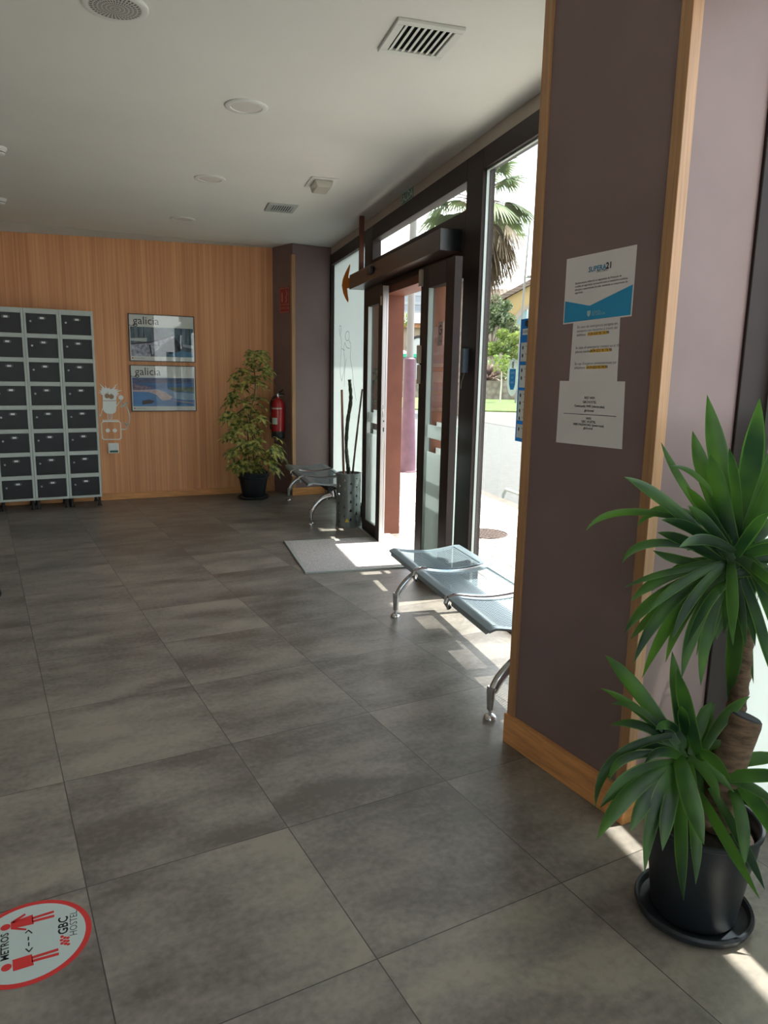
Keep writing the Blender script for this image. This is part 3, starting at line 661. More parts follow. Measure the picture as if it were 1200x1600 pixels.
# posters
BW_R = Vector((1, BACK_S, 0)).normalized(); 
def onback(px, py, off=0): return onplane(px, py, (0, by(0)-off, 0), (-BACK_S, 1, 0))
BLK = mat('black_frame_edge', (.01, .01, .012), .35)
GLZ = glass_mat('picture_glass')
def poster(label, px, py, kind):
    r = D.objects.new('framed_poster', None); COL.objects.link(r); r.location = onback(px, py, .012); tag(r, label, 'picture', None)
    rt, up = BW_R, Z; nn = rt.cross(up); fn = lambda a, b_, h: rt*a+up*b_+nn*h
    W, H = .70, .50
    g = G()
    for (a, b_, c, d) in ((-W/2, W/2, H/2-.008, H/2), (-W/2, W/2, -H/2, -H/2+.008), (-W/2, -W/2+.008, -H/2+.008, H/2-.008), (W/2-.008, W/2, -H/2+.008, H/2-.008)):
        g.prism([(a, c), (b_, c), (b_, d), (a, d)], fn, -.01, .014)
    g.build('frame', BLK, r)
    g = G(); g.prism([(-W/2+.008, -H/2+.008), (W/2-.008, -H/2+.008), (W/2-.008, H/2-.008), (-W/2+.008, H/2-.008)], fn, -.006, .004); g.build('mount', mat('poster_white', (.66, .69, .64), .5), r)
    x0, x1, z0, z1 = -W/2+.018, W/2-.018, -.195, .115
    hgt = z1-z0; wid = x1-x0
    def poly(pts, m, h, name='picture_shape'):
        g = G(); g.prism([(x0+a*wid, z0+b_*hgt) for a, b_ in pts], fn, h-.0004, h); o = g.build(name, m, pic); return o
    if kind == 0:
        m0 = vary(mat('winter_forest_print', (.10, .16, .20), .5), 9, .4, (1.5, 1, .7), c2=(.02, .05, .06))
    else: m0 = vary(mat('sea_print', (.06, .20, .42), .5), 3, .3, (.6, 1, 2.5), c2=(.02, .09, .26))
    g = G(); g.prism([(x0, z0), (x1, z0), (x1, z1), (x0, z1)], fn, .0045, .0055); pic = g.build('picture', m0, r)
    if kind == 0:
        snow = vary(mat('snow_print', (.38, .40, .46), .5), 30, .4, c2=(.12, .14, .20)); dark = vary(mat('dark_wood_print', (.02, .025, .03), .5), 25, .6)
        poly([(0, .42), (.28, .50), (.50, .58), (.68, .74), (.70, .70), (.52, .45), (.40, .2), (.30, 0), (0, 0)], snow, .006)
        poly([(.50, .42), (.70, .68), (.80, .40), (.78, .2), (.62, .12), (.48, .22)], dark, .0065)
        poly([(.62, .10), (.80, .22), (1, .16), (1, 0), (.58, 0)], mat('river_print', (.04, .17, .30), .4), .0068)
        poly([(0, .52), (.25, .50), (.26, .63), (.12, .62), (0, .60)], mat('bright_snow_print', (.45, .52, .50), .5), .0062)
        poly([(.82, .45), (1, .42), (1, .30), (.84, .36)], mat('pale_snow_print', (.30, .34, .38), .5), .0062)
        poly([(0, .44), (.30, .51), (.56, .68), (.68, .80), (.68, .77), (.56, .63), (.30, .46), (0, .39)], dark, .007)
        poly([(.28, .40), (.31, .40), (.33, 0), (.31, 0)], dark, .0072)
        for a, w_, h0 in ((.12, .014, .5), (.20, .02, .5), (.36, .012, .55), (.80, .02, .4), (.88, .014, .5), (.94, .02, .4), (.05, .01, .5), (.45, .01, .6)):
            poly([(a, h0), (a+w_, h0), (a+w_*.7, 1), (a+w_*.2, 1)], dark, .006)
    else:
        sand = vary(mat('sand_print', (.52, .42, .42), .5), 20, .15)
        poly([(0, .98), (1, 1), (1, .80), (0, .82)], vary(mat('hazy_hills_print', (.06, .10, .20), .5), 14, .4, (1, 1, 4)), .006)
        poly([(0, .80), (.35, .66), (.20, .58), (0, .56)], vary(mat('town_print', (.20, .16, .22), .5), 40, .5), .0062)
        poly([(.55, .66), (1, .70), (1, .50), (.66, .52)], vary(mat('green_shore_print', (.10, .15, .12), .5), 20, .4), .0062)
        poly([(0, .56), (.20, .58), (.38, .60), (.52, .50), (.64, .33), (.60, .24), (.48, .20), (.43, .27), (.38, .40), (.26, .50), (0, .52)], sand, .0066)
        poly([(.66, .50), (1, .46), (1, .22), (.84, .22), (.66, .28)], mat('pale_water_print', (.22, .36, .48), .4), .0064)
        poly([(.14, .06), (.30, .10), (.34, .18), (.26, .24), (.15, .20)], vary(mat('rocks_print', (.02, .03, .04), .5), 30, .4), .0068)
        poly([(.64, .22), (.98, .14), (.98, .09), (.70, .16)], mat('boat_print', (.30, .28, .32), .5), .0068)
    g = G(); add_text(g, 'galicia', fn(-.165, .178, 0), rt, up, .118, ext=.0052, sx=.98); 
    stroke(g, [(-W/2+.010, .128), (-W/2+.05, .126), (-W/2+.072, .138), (-W/2+.088, .156)], .006, fn, .0048, .0055)
    add_text(g, 'Rias Baixas, Galicia', fn(-W/2+.05, -.216, 0), rt, up, .013, 'LEFT', ext=.0052); g.build('lettering', INK, r)
    g = G(); disc(g, -W/2+.032, -.216, .008, fn, .0045, .0052, 12); g.build('badge', SIGNRED, r)
    g = G(); g.prism([(-W/2+.008, -H/2+.008), (W/2-.008, -H/2+.008), (W/2-.008, H/2-.008), (-W/2+.008, H/2-.008)], fn, .010, .012); g.build('glazing', GLZ, r)
poster('black framed poster of a snowy bridge, upper of two on wood', 253.5, 529, 0)
poster('black framed poster of a blue bay and beach, lower of two on wood', 256, 607, 1)
# white wall drawing: shaggy creature standing on a socket, plugged with a cord
S = 10.667
def wd(x, y): return onback(130+x/S, 580+y/S, .003)
org = wd(440, 600)
def w2(x, y): p = wd(x, y)-org; return (p.dot(BW_R), p.z)
r = D.objects.new('wall_drawing', None); COL.objects.link(r); r.location = org; tag(r, 'white vinyl drawing of a spiky haired creature holding a cord above the socket', 'wall sticker')
nb = BW_R.cross(Z); fnb = lambda a, b_, h: BW_R*a+Z*b_+nb*h
VIN = mat('white_vinyl', (.86, .88, .84), .5); WOODC = mat('wood_show_through', (.34, .21, .12), .5)
body = [(325, 400), (280, 375), (312, 368), (250, 358), (300, 345), (262, 315), (310, 320), (290, 280), (325, 290), (268, 200), (345, 270), (372, 290), (362, 235), (405, 290), (440, 270), (443, 300), (490, 290), (562, 205), (525, 300), (580, 300), (548, 325), (655, 318), (562, 350), (615, 388), (560, 385), (590, 420), (555, 410), (552, 640), (540, 680), (500, 708), (440, 712), (380, 700), (345, 670), (325, 620)]
g = G(); g.prism([w2(*p) for p in body], fnb, 0, .001); g.build('body', VIN, r)
g = G(); wv = w2(0, 0)
for L, wdt in (([(325, 620), (300, 700), (290, 730), (268, 745)], .007), ([(290, 730), (300, 755)], .005), ([(290, 730), (275, 728)], .005), ([(555, 580), (600, 520), (625, 500)], .009), ([(625, 470), (625, 510), (670, 545), (700, 550), (740, 545), (742, 525), (720, 520), (690, 560), (640, 600), (625, 590), (640, 570), (680, 580), (730, 610), (760, 680), (775, 780), (765, 870), (740, 895), (700, 880), (690, 865), (710, 860), (740, 890), (735, 940), (700, 968), (630, 968)], .010),
               ([(410, 712), (418, 800)], .006), ([(440, 712), (442, 805)], .004), ([(462, 712), (462, 805)], .004), ([(487, 712), (480, 800)], .006), ([(320, 812), (585, 812)], .006), ([(320, 828), (600, 828)], .006)):
    q = [(p.x, p.y) for p in spline([(*w2(*p), 0) for p in L], 5)]; stroke(g, q, wdt, fnb, 0, .001)
sq = [(330, 840), (600, 840), (625, 865), (632, 1110), (605, 1135), (350, 1138), (318, 1115), (302, 870), (330, 840)]
stroke(g, [w2(*p) for p in sq], .010, fnb, 0, .001); g.build('line', VIN, r)
g = G(); disc(g, *w2(630, 440), .026, fnb); disc(g, *w2(410, 988), .022, fnb); disc(g, *w2(527, 988), .022, fnb); g.build('dot', VIN, r)
g = G(); disc(g, *w2(398, 412), .026, fnb, .0012, .0018); disc(g, *w2(470, 425), .026, fnb, .0012, .0018)
stroke(g, [w2(x, 492+8*((i % 2)*2-1)) for i, x in enumerate(range(328, 553, 18))], .004, fnb, .0012, .0018); stroke(g, [w2(390, 362), w2(425, 352)], .004, fnb, .0012, .0018); stroke(g, [w2(445, 380), w2(480, 378)], .004, fnb, .0012, .0018)
e = g.build('eyes_and_mouth', WOODC, r); e['label'] = 'wood coloured eyes and zigzag mouth'
# socket
p = onback(177, 700, 0)
r = thing('wall_socket', 'white socket box with a lower green edge under the wall drawing', 'socket', p-Vector((0, .001, 0)), math.atan(BACK_S))
g = G(); g.box(-.055, .055, -.03, 0, -.055, .055); g.build('housing', WHITEP, r, bevel=.005)
g = G(); g.box(-.043, .047, -.038, -.03, -.018, .045); g.build('lid', WHITEP, r, bevel=.004)
g = G(); g.box(-.04, .045, -.033, -.03, -.045, -.025); g.build('strip', mat('dark_green_strip', (.03, .12, .07), .5), r)

# ================================================================== PILASTER: extinguisher and sign
SA = Vector((3.08, by(3.08), 0)); SB = Vector((PC[0], PC[1], 0)); SD = (SB-SA).normalized(); SN = Vector((SD.y, -SD.x, 0));
if SN.x > 0: SN = -SN
def onside(px, py, off=0): return onplane(px, py, SA+SN*off, SN)
c = onside(434, 640, .085); 
r = thing('fire_extinguisher', 'red fire extinguisher with black base hung on the dark pilaster', 'fire extinguisher', (c.x, c.y, onside(434, 684, .085).z))
ztop = onside(434, 622, .085).z - r.location.z
g = G(); Hh = ztop; g.lathe([(0, .06), (.075, .06), (.078, .075), (.078, Hh-.09), (.070, Hh-.045), (.045, Hh-.015), (.02, Hh), (.018, Hh+.02), (0, Hh+.02)], 28); g.build('cylinder', RED, r, smooth=True)
g = G(); g.lathe([(0, 0), (.074, 0), (.078, .005), (.079, .075), (.0775, .08)], 28); g.build('base_ring', BLACK, r, smooth=True)
g = G(); g.tube([(0, 0, Hh+.02), (0, 0, Hh+.045)], .014, 12); g.build('valve', CHROME, r, smooth=True)
g = G(); g.box(-.012, .012, -.012, .03, Hh+.045, Hh+.055); g.tube([(.0, .0, Hh+.05), (.03, -.03, Hh+.075), (.05, -.05, Hh+.10)], .008, 8); g.tube([(.0, .0, Hh+.045), (.035, -.03, Hh+.05), (.06, -.05, Hh+.04)], .007, 8); g.build('lever', BLACK, r, smooth=True)
g = G(); g.tube(spline([(-.01, 0, Hh+.03), (-.06, -.0, Hh+.0), (-.088, .0, Hh-.08), (-.09, .0, Hh-.22), (-.088, 0, .10)], 6), .009, 8); g.build('hose', RUBBER, r, smooth=True)
def wrap(a0, a1, z0, z1, rad=.0785, n=10):
    g = G(); A = []
    for i in range(n+1):
        a = math.radians(a0+(a1-a0)*i/n); A.append((g.bm.verts.new((rad*math.cos(a), rad*math.sin(a), z0)), g.bm.verts.new((rad*math.cos(a), rad*math.sin(a), z1))))
    for i in range(n): g.bm.faces.new((A[i][0], A[i+1][0], A[i+1][1], A[i][1]))
    return g
wrap(190, 285, Hh-.125, Hh-.108).build('label_strip', mat('label_pale', (.6, .45, .4), .5), r)
wrap(195, 245, .16, .235).build('inspection_label', mat('inspection_white', (.55, .62, .58), .5), r)
g = G(); g.box(.0, .005, -.02, .02, Hh-.02, Hh+.06); g.tube([(0, 0, Hh+.03), tuple(-SN*.082+Vector((0, 0, Hh+.03)))], .006, 8); g.build('wall_hook', ALUG, r)
p0 = onside(444.5, 469, .002)
r = D.objects.new('extinguisher_sign', None); COL.objects.link(r); r.location = p0; tag(r, 'small red extinguisher sign high on the dark pilaster side', 'sign')
rt = SD; nn = rt.cross(Z); 
if nn.dot(SN) < 0: nn = -nn
fns = lambda a, b_, h: rt*a+Z*b_+nn*h
g = G(); g.prism([(-.10, -.14), (.10, -.14), (.10, .14), (-.10, .14)], fns, 0, .002); g.build('plate', SIGNRED, r)
SPL = mat('sign_pink_line', (.45, .22, .2), .5)
g = G(); stroke(g, [(-.09, -.13), (.09, -.13), (.09, .13), (-.09, .13), (-.09, -.13)], .006, fns, .0022, .003); stroke(g, [(-.09, -.05), (.09, -.05)], .006, fns, .0022, .003)
g.prism([(-.06, -.02), (-.03, -.02), (-.03, .07), (-.045, .09), (-.06, .07)], fns, .0022, .003)
stroke(g, [(.02, -.03), (.05, .0), (.03, .03), (.06, .06), (.04, .1)], .014, fns, .0022, .003); add_text(g, 'EXTINTOR', fns(0, -.09, 0), rt, Z, .036, ext=.003); g.build('pictogram', SPL, r)

# ================================================================== SCHEFFLERA in the corner
VAR = leaf_mat('variegated_leaf', (.05, .10, .02), (.62, .58, .18), 22, .25, .35)
PDK = vary(mat('plant_stem', (.16, .12, .06), .8), 30, .3)
pc = Vector((2.68, 7.93, 0))
SP = thing('potted_umbrella_plant', 'tall variegated potted plant before the wood wall beside the extinguisher', 'potted plant', pc)
g = G(); g.lathe([(0, .0), (.155, .0), (.175, .012), (.178, .03), (.165, .032), (.160, .02), (0, .02)], 36); g.build('saucer', POTM, SP, smooth=True)
g = G(); g.lathe([(0, .022), (.118, .022), (.125, .03), (.165, .245), (.180, .25), (.186, .262), (.186, .30), (.180, .306), (.168, .302), (.160, .27), (.15, .268)], 36); g.lathe([(.172, .248), (.176, .24), (.170, .235)], 36); g.build('pot', POTM, SP, smooth=True)
g = G(); g.lathe([(0, .272), (.158, .272), (.158, .262)], 24); g.build('soil', SOIL, SP)
def leaflet(g, base, dirv, nrm, L, W, droop=.25, n=4, fold=.15):
    dirv = Vector(dirv).normalized(); side = dirv.cross(Vector(nrm)).normalized(); nn = side.cross(dirv)
    prev = None
    for i in range(n+1):
        u = i/n; c = Vector(base) + dirv*(L*u) - Vector((0, 0, 1))*(droop*L*u*u); w_ = W*math.sin(PI*min(.97, .06+u*.94))**.75
        a = g.bm.verts.new(c+side*w_+nn*fold*w_); m_ = g.bm.verts.new(c); b_ = g.bm.verts.new(c-side*w_+nn*fold*w_)
        if prev: g.bm.faces.new((prev[0], prev[1], m_, a)); g.bm.faces.new((prev[1], prev[2], b_, m_))
        prev = (a, m_, b_)
rs = random.Random(3)
gl = G(); gs = G()
crown = [(392, 556, 14), (405, 562, 14), (380, 575, 12), (412, 578, 14), (395, 585, 16), (378, 600, 14), (402, 600, 14), (370, 588, 8), (420, 575, 6), (388, 617, 12), (404, 622, 10), (368, 622, 14), (355, 632, 10), (382, 634, 14), (400, 640, 12), (362, 650, 10), (378, 655, 14), (396, 655, 12), (352, 642, 8), (410, 632, 6), (370, 668, 12), (388, 672, 14), (400, 670, 10), (362, 680, 10), (378, 690, 14), (394, 690, 12), (406, 685, 8), (370, 705, 12), (386, 706, 12), (402, 703, 12), (368, 722, 12), (384, 722, 14), (400, 722, 10), (416, 712, 10), (428, 705, 10), (436, 700, 10), (432, 692, 8), (440, 712, 8), (424, 722, 8), (360, 712, 6), (392, 735, 10), (412, 728, 8), (372, 736, 8), (428, 728, 7), (405, 648, 8), (366, 610, 8), (411, 596, 8), (394, 566, 12), (414, 556, 0)]
stems = [[(0, 0, .27), (.0, -.02, .6), (-.02, 0, .95), (.03, -.02, 1.25), (.02, 0, 1.5)], [(.03, .03, .27), (.04, 0, .6), (-.03, .02, .9), (-.08, 0, 1.1)], [(-.04, 0, .27), (-.05, .01, .6), (-.06, 0, .9)], [(.05, -.02, .27), (.12, -.05, .42), (.22, -.06, .52)]]
SS = [spline([Vector(p) for p in s_], 8) for s_ in stems]
for s_ in SS: gs.tube(s_, [.009-.003*i/len(s_) for i in range(len(s_))], 7)
cl = []
for (x, y, w_) in crown:
    for k in range(2 if w_ > 9 else 1):
        yy = pc.y + rs.uniform(-.16, .16); X_ = onplane(x+rs.uniform(-6, 6), y+rs.uniform(-6, 6), (0, yy, 0), (0, 1, 0)); X_ = X_ if X_.x < 2.98 else onplane(x, y, (0, 7.70, 0), (0, 1, 0)); cl.append(X_-pc)
for c_ in cl:
    c_.y = min(c_.y, by(2.7)-pc.y-.1)
    best = min((q for s_ in SS for q in s_), key=lambda q: (q-c_).length+max(0, q.z-c_.z)*2)
    mid = (best+c_)/2+Vector((0, 0, .03)); gs.tube(spline([best, mid, c_], 4), .0028, 5)
    ax = Vector((c_.x*1.5+rs.uniform(-.3, .3), c_.y-.25+rs.uniform(-.3, .3), .5)).normalized()
    a_ = ax.orthogonal().normalized(); b_ = ax.cross(a_)
    nl = rs.randint(6, 8); ph = rs.uniform(0, 6)
    for i in range(nl):
        th = ph+2*PI*i/nl; dv = (a_*math.cos(th)+b_*math.sin(th)+ax*.25)
        leaflet(gl, c_, dv, ax, rs.uniform(.09, .13), rs.uniform(.017, .023), .5)
gs.build('stem', PDK, SP, smooth=True); gl.build('foliage', VAR, SP, fix=False)

# ================================================================== CEILING FITTINGS
def cpt(px, py): return onplane(px, py, (0, 0, CEIL_Z), (0, 0, 1))
def vent(label, px, py, a, hx, hy, nsl, m):
    p = cpt(px, py); r = thing('air_vent', label, 'vent', (p.x, p.y, CEIL_Z), a, 'square ceiling air vents')
    g = G(); fw_ = .035
    g.box(-hx, hx, -hy, -hy+fw_, -.014, 0); g.box(-hx, hx, hy-fw_, hy, -.014, 0); g.box(-hx, -hx+fw_, -hy+fw_, hy-fw_, -.014, 0); g.box(hx-fw_, hx, -hy+fw_, hy-fw_, -.014, 0); g.build('frame', m, r, bevel=.003)
    g = G(); g.box(-hx+fw_, hx-fw_, -hy+fw_, hy-fw_, -.002, -.0005); g.build('backing', mat('vent_dark', (.012, .02, .02), .8), r)
    for i in range(nsl):
        x = -hx+fw_+(i+.5)*(2*hx-2*fw_)/nsl
        M = Matrix.Translation((x, 0, -.009)) @ Matrix.Rotation(math.radians(-22), 4, 'Y')
        g = G(); g.box(-.008, .008, -hy+fw_, hy-fw_, -.001, .001, M); g.build('slat', m, r)
    return r
VG = mat('vent_grey', (.45, .5, .48), .45)
vent('larger white ceiling vent with dark slots, nearest the camera', 657, 60, -FA, .145, .155, 8, mat('vent_white', (.72, .74, .7), .45))
vent('smaller grey green ceiling vent far off near the door', 439, 324, -FA, .125, .15, 9, VG)
def downlight(label, px, py, rad_):
    p = cpt(px, py); r = thing('recessed_downlight', label, 'ceiling light', (p.x, p.y, CEIL_Z), 0, 'round ceiling lights')
    g = G(); g.lathe([(rad_, 0), (rad_, -.006), (rad_-.006, -.010), (rad_-.03, -.008), (rad_-.032, -.001)], 40); g.build('rim', WHITEP, r, smooth=True)
    g = G(); g.lathe([(0, -.004), (rad_-.031, -.004), (rad_-.031, 0)], 36); g.build('diffuser', mat('frosted_diffuser', (.72, .70, .66), .5), r)
downlight('round white recessed ceiling light nearest the camera, off', 385, 166, .115)
downlight('round white recessed ceiling light, middle one of three, off', 328, 279, .115)
downlight('round white recessed ceiling light, farthest one near the wood wall, off', 285, 342, .115)
p = cpt(180, 8); r = thing('ceiling_speaker', 'round perforated ceiling speaker at the top edge of the photo', 'speaker', (p.x, p.y, CEIL_Z))
g = G(); g.lathe([(.125, 0), (.125, -.008), (.118, -.012), (.10, -.010)], 40); g.build('rim', WHITEP, r, smooth=True)
m_ = mat('speaker_grille', (.5, .5, .47), .5); n = m_.node_tree; tcn = n.nodes.new('ShaderNodeTexCoord'); sx = n.nodes.new('ShaderNodeSeparateXYZ'); n.links.new(tcn.outputs['Object'], sx.inputs[0])
aa = math_node(n, 'ARCTAN2', sx.outputs[1], sx.outputs[0]); rr = math_node(n, 'SQRT', math_node(n, 'ADD', math_node(n, 'POWER', sx.outputs[0], 2.0), math_node(n, 'POWER', sx.outputs[1], 2.0)))
sl = math_node(n, 'SINE', math_node(n, 'ADD', math_node(n, 'MULTIPLY', aa, 36.0), math_node(n, 'MULTIPLY', rr, 60.0)))
rg = math_node(n, 'GREATER_THAN', math_node(n, 'FRACT', math_node(n, 'DIVIDE', rr, .016)), .3)
hl = math_node(n, 'MULTIPLY', math_node(n, 'GREATER_THAN', sl, 0.1), rg)
mc = n.nodes.new('ShaderNodeMix'); mc.data_type = 'RGBA'; n.links.new(hl, mc.inputs[0]); mc.inputs[6].default_value = (.55, .55, .52, 1); mc.inputs[7].default_value = (.07, .07, .065, 1); n.links.new(mc.outputs[2], n.nodes['Principled BSDF'].inputs['Base Color'])
g = G(); g.lathe([(0, -.014), (.05, -.0135), (.10, -.010)], 40); g.build('grille', m_, r, smooth=True)
p = cpt(502, 285); r = thing('emergency_light', 'small white emergency light on the ceiling near the door', 'emergency light', (p.x, p.y, CEIL_Z), -FA)
g = G(); g.box(-.10, .10, -.15, .15, -.010, 0); g.build('base', WHITEP, r, bevel=.003)
g = G(); g.prism([(-.055, -.06), (.055, -.06), (.068, -.01), (-.068, -.01)], lambda a, b_, h: (a, h, b_), -.12, .10); g.build('lens', mat('prismatic_lens', (.62, .6, .52), .2), r, bevel=.008)
for (px, py, lb) in ((-4, 230, 'white ceiling smoke detector at the left photo edge, the nearer of two'), (-1, 310, 'white ceiling smoke detector at the left photo edge, the farther of two')):
    p = cpt(px, py); r = thing('smoke_detector', lb, 'smoke detector', (p.x, p.y, CEIL_Z), 0, 'smoke detectors')
    g = G(); g.lathe([(.055, 0), (.055, -.012), (.045, -.022), (.042, -.04), (.03, -.048), (0, -.048)], 28); g.build('housing', WHITEP, r, smooth=True)
    g = G(); g.lathe([(.0435, -.026), (.0445, -.030), (.043, -.034)], 28); g.build('slot_ring', GREYINK, r)

# ================================================================== PILLAR NOTICES
PX = CX-.0008
def col_quad(name, label, pxs, m, off=0.0):
    """sheet taped on the pillar, corners measured, TL TR BR BL"""
    C = [onplane(x, y, (PX-off, 0, 0), (1, 0, 0)) for x, y in pxs]; c_ = sum(C, Vector())/4
    r = D.objects.new(name, None); COL.objects.link(r); r.location = c_; tag(r, label, 'notice')
    g = G(); A = [g.bm.verts.new(p-c_) for p in C]; B = [g.bm.verts.new(p-c_-Vector((.0006, 0, 0))) for p in C]; g.bm.faces.new(A); g.bm.faces.new(B[::-1]); g.bridge(A, B); g.build('sheet', m, r)
    TL, TR, BR, BL = [p-c_ for p in C]
    def fn(u, v, h):  # u 0..1 left to right, v 0..1 bottom to top
        p = (BL*(1-u)+BR*u)*(1-v)+(TL*(1-u)+TR*u)*v; return p-Vector((h+.0006, 0, 0))
    rt = ((TR-TL)+(BR-BL)).normalized(); up = ((TL-BL)+(TR-BR)).normalized()
    return r, fn, rt, up
def txt(g, fn, rt, up, s, u, v, size, align='CENTER', bold=0): add_text(g, s, fn(u, v, 0), rt, up, size, align, ext=.0006, bold=bold)
# middle sheet first (it lies under the others)
r, fn, rt, up = col_quad('emergency_notice', 'narrow white notice with three highlighted phone numbers on the pillar, between two others', [(897, 490), (970, 480), (964, 600), (889, 600)], PAPER)
g = G(); rows = ['En caso de emergencia póngase en', 'contacto con nosotros a través del', 'teléfono', '', '', 'In case of emergency contact us at this', 'phone number', '', '', 'En cas d’urgence contactez-nous par', 'téléphone au']
ys = [.80, .745, .69, 0, 0, .51, .455, 0, 0, .285, .23]
for s, v in zip(rows, ys):
    if s: txt(g, fn, rt, up, s, .1, v, .0125, 'LEFT')
for u, v in ((.34, .69), (.42, .455), (.36, .23)): txt(g, fn, rt, up, '+34 633 95 74 98', u+.02, v, .0125, 'LEFT', .0002)
g.build('lettering', GREYINK, r)
g = G()
for u, v in ((.34, .69), (.42, .455), (.36, .23)): g.prism([(u, v-.022), (u+.42, v-.022), (u+.42, v+.024), (u, v+.024)], fn, .0, .0004)
g.build('highlight', YEL, r)
r, fn, rt, up = col_quad('leaflet_notice', 'white and blue printed notice, topmost on the pillar', [(886, 405), (996, 382), (987, 494), (880, 507)], PAPER, .001)
g = G(); g.prism([(.015, .02), (.985, .02), (.985, .45), (.40, .235), (.015, .355)], fn, 0, .0003); g.build('blue_field', CYAN, r)
g = G(); txt(g, fn, rt, up, 'SUPERA', .35, .77, .022, 'LEFT', .0006); g.build('logo', mat('logo_cyan', (.02, .24, .42), .5), r)
g = G(); txt(g, fn, rt, up, '21', .60, .78, .026, 'LEFT', .001); txt(g, fn, rt, up, 'XACOBEO', .47, .725, .010, 'LEFT')
for i, s in enumerate(['Establecemento Adherido ao seguimento do Protocolo de', 'medidas de seguridade e prevención para as instalacións turísticas,', 'albergues e apartamentos da rede, atendendo ao cumprimento de', 'seguridade.']): txt(g, fn, rt, up, s, .16, .60-.048*i, .0084, 'LEFT', .0001)
g.build('lettering', INK, r)
g = G(); g.prism([(.37, .16), (.42, .16), (.42, .10), (.395, .065), (.37, .10)], fn, .0004, .0006); txt(g, fn, rt, up, 'XUNTA', .44, .13, .011, 'LEFT'); txt(g, fn, rt, up, 'DE GALICIA', .44, .095, .011, 'LEFT'); g.build('emblem', mat('emblem_pale', (.35, .5, .5), .5), r)
r, fn, rt, up = col_quad('wifi_notice', 'plain white notice with centred lines, lowest on the pillar', [(875, 595), (977, 596), (972, 702), (869, 691)], PAPER, .001)
g = G()
for s, v in (('RED WIFI:', .74), ('GBCHOSTEL', .675), ('Contraseña WIFI (minúsculas):', .61), ('gbchostel', .545), ('WIFI:', .42), ('GBC HOSTEL', .37), ('WIFI PASSWORD (lowercase):', .32), ('gbchostel', .27)): txt(g, fn, rt, up, s, .5, v, .011, 'CENTER', .0002)
g.prism([(.1, .478), (.9, .478), (.9, .486), (.1, .486)], fn, .0002, .0004); g.build('lettering', INK, r)

# ================================================================== FLOOR STICKER
def fpnt(x, y): return onground(x/4, 1360+y/4)
ctr = onground(62, 1478); ctr.z = 0
# in-plane axes: "down" of the sticker runs to the right in the photo
edge = [onground(145, 1445), onground(60, 1408), onground(70, 1530)]
R_ = .148
c0 = Vector((.012, 1.832, 0))
r = thing('distance_floor_sticker', 'round red and white distancing sticker with two figures on the floor tiles', 'floor sticker', c0)
fn0 = lambda a, b_, h: (a, b_, h)
g = G(); disc(g, 0, 0, R_, fn0, .0004, .0010, 64); g.build('red_ring', STRED, r)
g = G(); disc(g, 0, 0, R_-.014, fn0, .0010, .0016, 64); g.build('white_field', STWHITE, r)
def q(x, y): p = fpnt(x, y)-c0; return (p.x, p.y)
g = G(); H0, H1 = .0017, .0022
hr = .0115
disc(g, *q(35, 360), hr, fn0, H0, H1, 20)
g.prism([q(68, 330), q(205, 280), q(212, 338), q(105, 362), q(165, 368), q(165, 378), q(68, 372)], fn0, H0, H1)
g.prism([q(68, 328), q(155, 273), q(162, 282), q(85, 335)], fn0, H0, H1)
for a, b_ in (((208, 302), (330, 263)), ((208, 322), (333, 289))): stroke(g, [q(*a), q(*b_)], .0085, fn0, H0, H1)
g.build('standing_figure', STRED, r); g = G(); disc(g, *q(40, 612), hr, fn0, H0, H1, 20)
for a, b_ in (((205, 548), (358, 500)), ((205, 570), (362, 527))): stroke(g, [q(*a), q(*b_)], .0085, fn0, H0, H1)
g.prism([q(78, 565), q(200, 528), q(212, 595), q(82, 635)], fn0, H0, H1)
g.build('standing_figure', STRED, r); g = G()
for x, y in ((388, 418), (385, 440), (388, 460), (405, 425), (405, 445), (425, 425), (425, 445), (428, 465), (410, 462)): disc(g, *q(x, y), .0042, fn0, H0, H1, 12)
g.build('logo_dots', STRED, r)
g = G()
def ftext(s, a, b_, size, bold=0):
    A = fpnt(*a); B = fpnt(*b_); dr = (B-A).normalized(); u_ = Z.cross(dr); add_text(g, s, (A+B)/2-c0+Vector((0, 0, .0017)), dr, u_, size, 'CENTER', .0003, bold)
ftext('METROS', (32, 565), (32, 400), .026, .0006); ftext('GBC', (398, 395), (398, 300), .033, .0008); 
stroke(g, [q(160, 395), q(178, 378), q(200, 395)], .003, fn0, H0, H1); stroke(g, [q(178, 420), q(178, 440)], .003, fn0, H0, H1); stroke(g, [q(180, 455), q(180, 475)], .003, fn0, H0, H1); stroke(g, [q(162, 495), q(182, 512), q(202, 488)], .003, fn0, H0, H1)
g.build('lettering', INK, r)
g = G(); ftext('HOSTEL', (462, 380), (462, 285), .026); g.build('thin_lettering', GREYINK, r)

# ================================================================== YUCCA
pc2 = onground(1081, 1424); 
YP = thing('potted_yucca', 'large potted yucca with two leafy heads beside the near pillar', 'potted plant', pc2)
g = G(); g.lathe([(0, .001), (.125, .001), (.145, .010), (.152, .028), (.149, .036), (.142, .034), (.136, .018), (.12, .012), (0, .012)], 48); e = g.build('saucer', POTM, YP, smooth=True)
g = G(); g.lathe([(0, .014), (.102, .014), (.108, .022), (.134, .215), (.139, .222), (.144, .275), (.150, .280), (.150, .290), (.143, .291), (.138, .283), (.136, .24), (.13, .235)], 48); g.build('pot', POTM, YP, smooth=True)
g = G(); g.lathe([(0, .262), (.06, .258), (.10, .25), (.137, .246)], 36); g.build('soil', SOIL, YP, smooth=True)
BARK = vary(mat('yucca_bark', (.12, .075, .045), .9), 18, .5, (1, 1, 3), bump=1.0)
dep = (pc2+Vector((0, 0, .5))-CPOS).dot(FWD)
